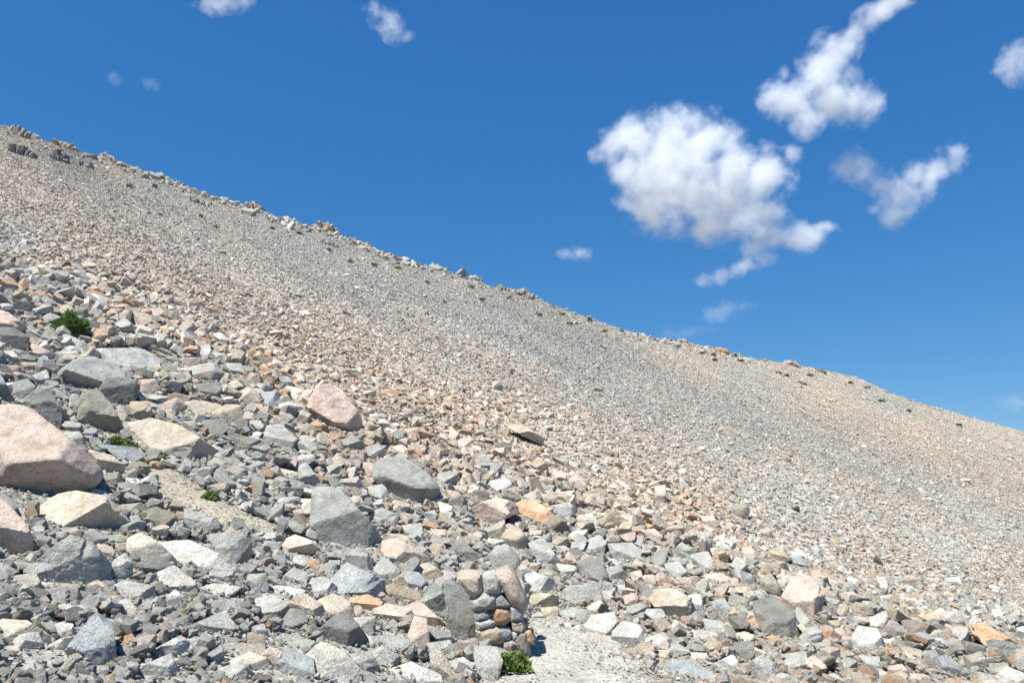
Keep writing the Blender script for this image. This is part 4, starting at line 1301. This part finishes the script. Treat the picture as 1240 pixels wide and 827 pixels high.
# ---------------------------------------------------------------- clouds
def cloud_material(name, dens, scale, gain, amp, thr, balls):
    """white vapour: thick inside the puffs, torn by noise towards their edges"""
    m = bpy.data.materials.new(name); m.use_nodes = True
    nt = m.node_tree; nt.nodes.remove(nt.nodes['Principled BSDF'])
    tc = N(nt, 'TexCoord'); P = tc.outputs['Object']
    # warp the coordinates so that no puff stays a ball
    w = N(nt, 'TexNoise', Scale=scale * 0.55, Detail=3.0, Roughness=0.6); nt.links.new(P, w.inputs['Vector'])
    wv = N(nt, 'VectorMath', operation='MULTIPLY_ADD'); nt.links.new(w.outputs['Color'], wv.inputs[0])
    k = 0.55 / scale; wv.inputs[1].default_value = (k, k, k)
    sub = N(nt, 'VectorMath', operation='SUBTRACT'); nt.links.new(P, sub.inputs[0]); sub.inputs[1].default_value = (k / 2, k / 2, k / 2)
    nt.links.new(sub.outputs[0], wv.inputs[2])
    f = None
    for (c, R, asp, ex) in balls:
        ds = N(nt, 'VectorMath', operation='SUBTRACT'); nt.links.new(wv.outputs[0], ds.inputs[0]); ds.inputs[1].default_value = tuple(c)
        sc_ = N(nt, 'VectorMath', operation='MULTIPLY'); nt.links.new(ds.outputs[0], sc_.inputs[0])
        sc_.inputs[1].default_value = (1 / (R * asp), 1 / R, 1 / R)
        d = N(nt, 'VectorMath', operation='LENGTH'); nt.links.new(sc_.outputs[0], d.inputs[0])
        if f is None: f = d.outputs['Value']
        else:
            mn = N(nt, 'Math', operation='SMOOTH_MIN'); mn.inputs[2].default_value = 0.35
            nt.links.new(f, mn.inputs[0]); nt.links.new(d.outputs['Value'], mn.inputs[1]); f = mn.outputs[0]
    n = N(nt, 'TexNoise', Scale=scale, Detail=9.0, Roughness=0.66); nt.links.new(P, n.inputs['Vector'])
    a = N(nt, 'Math', operation='MULTIPLY_ADD'); nt.links.new(n.outputs['Fac'], a.inputs[0]); a.inputs[1].default_value = amp; a.inputs[2].default_value = 1.0 - amp * 0.5
    s = N(nt, 'Math', operation='SUBTRACT'); nt.links.new(a.outputs[0], s.inputs[0]); nt.links.new(f, s.inputs[1])
    mr = N(nt, 'MapRange', interpolation_type='SMOOTHSTEP'); nt.links.new(s.outputs[0], mr.inputs['Value'])
    mr.inputs['From Min'].default_value = thr; mr.inputs['From Max'].default_value = thr + gain; mr.inputs['To Max'].default_value = dens
    pv = N(nt, 'VolumePrincipled'); pv.inputs['Color'].default_value = (.95, .955, .96, 1); pv.inputs['Anisotropy'].default_value = 0.0
    nt.links.new(mr.outputs[0], pv.inputs['Density'])
    nt.links.new(pv.outputs[0], nt.nodes['Material Output'].inputs['Volume'])
    return m
SPEC = {'thick': (0.028, 0.015, 1.25, 3.6, -0.1), 'thin': (0.017, 0.018, 1.3, 4.2, -0.1), 'wisp': (0.0075, 0.020, 1.4, 4.2, -0.1)}
CLOUDS = [
 ('thick', 2000, 'big white cumulus cloud, largest and whitest of all', [(742,184,22),(756,206,20),(770,172,30),(768,196,30),(790,215,40),(793,147,17),(815,182,42),(850,178,38),(880,205,38),(830,225,48),(790,245,34),(882,245,40),(918,218,34),(937,198,20),(957,190,13),(905,264,28),(938,258,20),(935,288,20,1.6),(965,287,18,1.6),(985,284,12,1.7),(915,300,14,1.6),(925,312,10,1.7),(905,322,9,1.8),(1003,276,8,1.8),(860,268,24),(775,212,24),(905,190,18)]),
 ('thick', 2050, 'upper white cloud with a tail reaching the top edge of the sky', [(932,115,17),(955,125,25),(972,142,20),(1002,72,26),(1018,56,20),(990,98,22),(1035,127,24),(1054,128,14),(1010,122,24),(1036,40,14),(1047,28,14),(1058,20,14),(1068,13,13),(1080,7,13),(1092,0,12),(1030,90,12),(985,55,10),(950,90,8)]),
 ('thin', 2100, 'thin ragged cloud with a hooked arm beyond the big cumulus', [(1028,200,19),(1046,208,15),(1058,216,15),(1072,224,17),(1095,236,24),(1110,212,16),(1135,203,18),(1155,188,15),(1084,262,14),(1122,226,16),(1065,250,10),(1100,255,12)]),
 ('thin', 2150, 'small white cloud cut by the far edge of the sky', [(1222,70,12),(1240,82,16),(1232,62,13),(1212,84,8,1.5)]),
 ('thin', 2000, 'small slanting puff directly under the big cumulus', [(852,340,8,1.6),(872,334,11,1.4),(893,328,10,1.4),(912,322,7,1.6)]),
 ('wisp', 2000, 'faint low wisp just above the crest, under the slanting puff', [(863,381,11,1.6),(880,374,13,1.7),(898,371,9,1.6)]),
 ('wisp', 2100, 'very thin flat streak of cloud touching the crest', [(812,404,8,2.4),(832,403,8,2.8),(855,401,7,2.2)]),
 ('thin', 2000, 'tiny lone white puff above the middle of the crest', [(686,306,8,1.5),(698,306,9,1.6),(710,309,7,1.4)]),
 ('thin', 2200, 'faint curled puff near the top edge, alone in the blue', [(455,18,14),(470,26,15),(478,38,13),(492,44,7,1.5)]),
 ('thin', 2200, 'cloud scrap cut by the top edge of the sky', [(255,3,12,1.7),(278,2,12,1.8),(295,2,8,1.4)]),
 ('wisp', 2200, 'faint wisp above the high end of the crest, upper one of a pair', [(137,93,6),(143,98,6)]),
 ('wisp', 2200, 'faint wisp above the high end of the crest, lower one of a pair', [(179,101,6),(188,104,6)]),
 ('wisp', 2300, 'pale flat wisp at the far edge just above the slope', [(1225,486,9,1.8),(1240,490,8,2.0)]),
]
for ci, (kind, dist, lab, balls) in enumerate(CLOUDS):
    r = np.random.default_rng(9000 + ci)
    c = ray(*np.mean([b[:2] for b in balls], axis=0)); c = c / c[1] * dist
    vdir = c / np.linalg.norm(c); ex = np.cross(vdir, UP); ex /= np.linalg.norm(ex); ez = np.cross(ex, vdir)
    bm_v, bm_f, o = [], [], 0; fld = []
    V0, F0 = ico(3)
    for b in balls:
        d = ray(b[0], b[1]); P = d / d[1] * dist * (1 + r.uniform(-.012, .012))
        R = b[2] / FPX * np.linalg.norm(c) * 1.05; asp = b[3] if len(b) > 3 else 1.0
        fld.append((P - c, R, asp, None))
        v = V0 * 1.32 * (1 + 0.10 * fbm(V0 * 1.7 + ci * 7 + b[0] * .1, 3, 5)[:, None])
        v = (v[:, 0:1] * ex * asp + v[:, 1:2] * vdir * (1.0 if kind == 'thick' else .8) + v[:, 2:3] * ez) * R
        bm_v.append(v + P - c); bm_f.append(F0 + o); o += len(v)
    me = mesh_from('cloud', np.vstack(bm_v), np.vstack(bm_f), cloud_material('cloud_' + kind, *SPEC[kind], fld), None)
    ob = link('cloud', me, tuple(c), label=lab, category='cloud', group='clouds in the sky')
    md = ob.modifiers.new('union', 'REMESH'); md.mode = 'VOXEL'; md.voxel_size = max(2.2, min(b[2] for b in balls) / FPX * dist / 4)
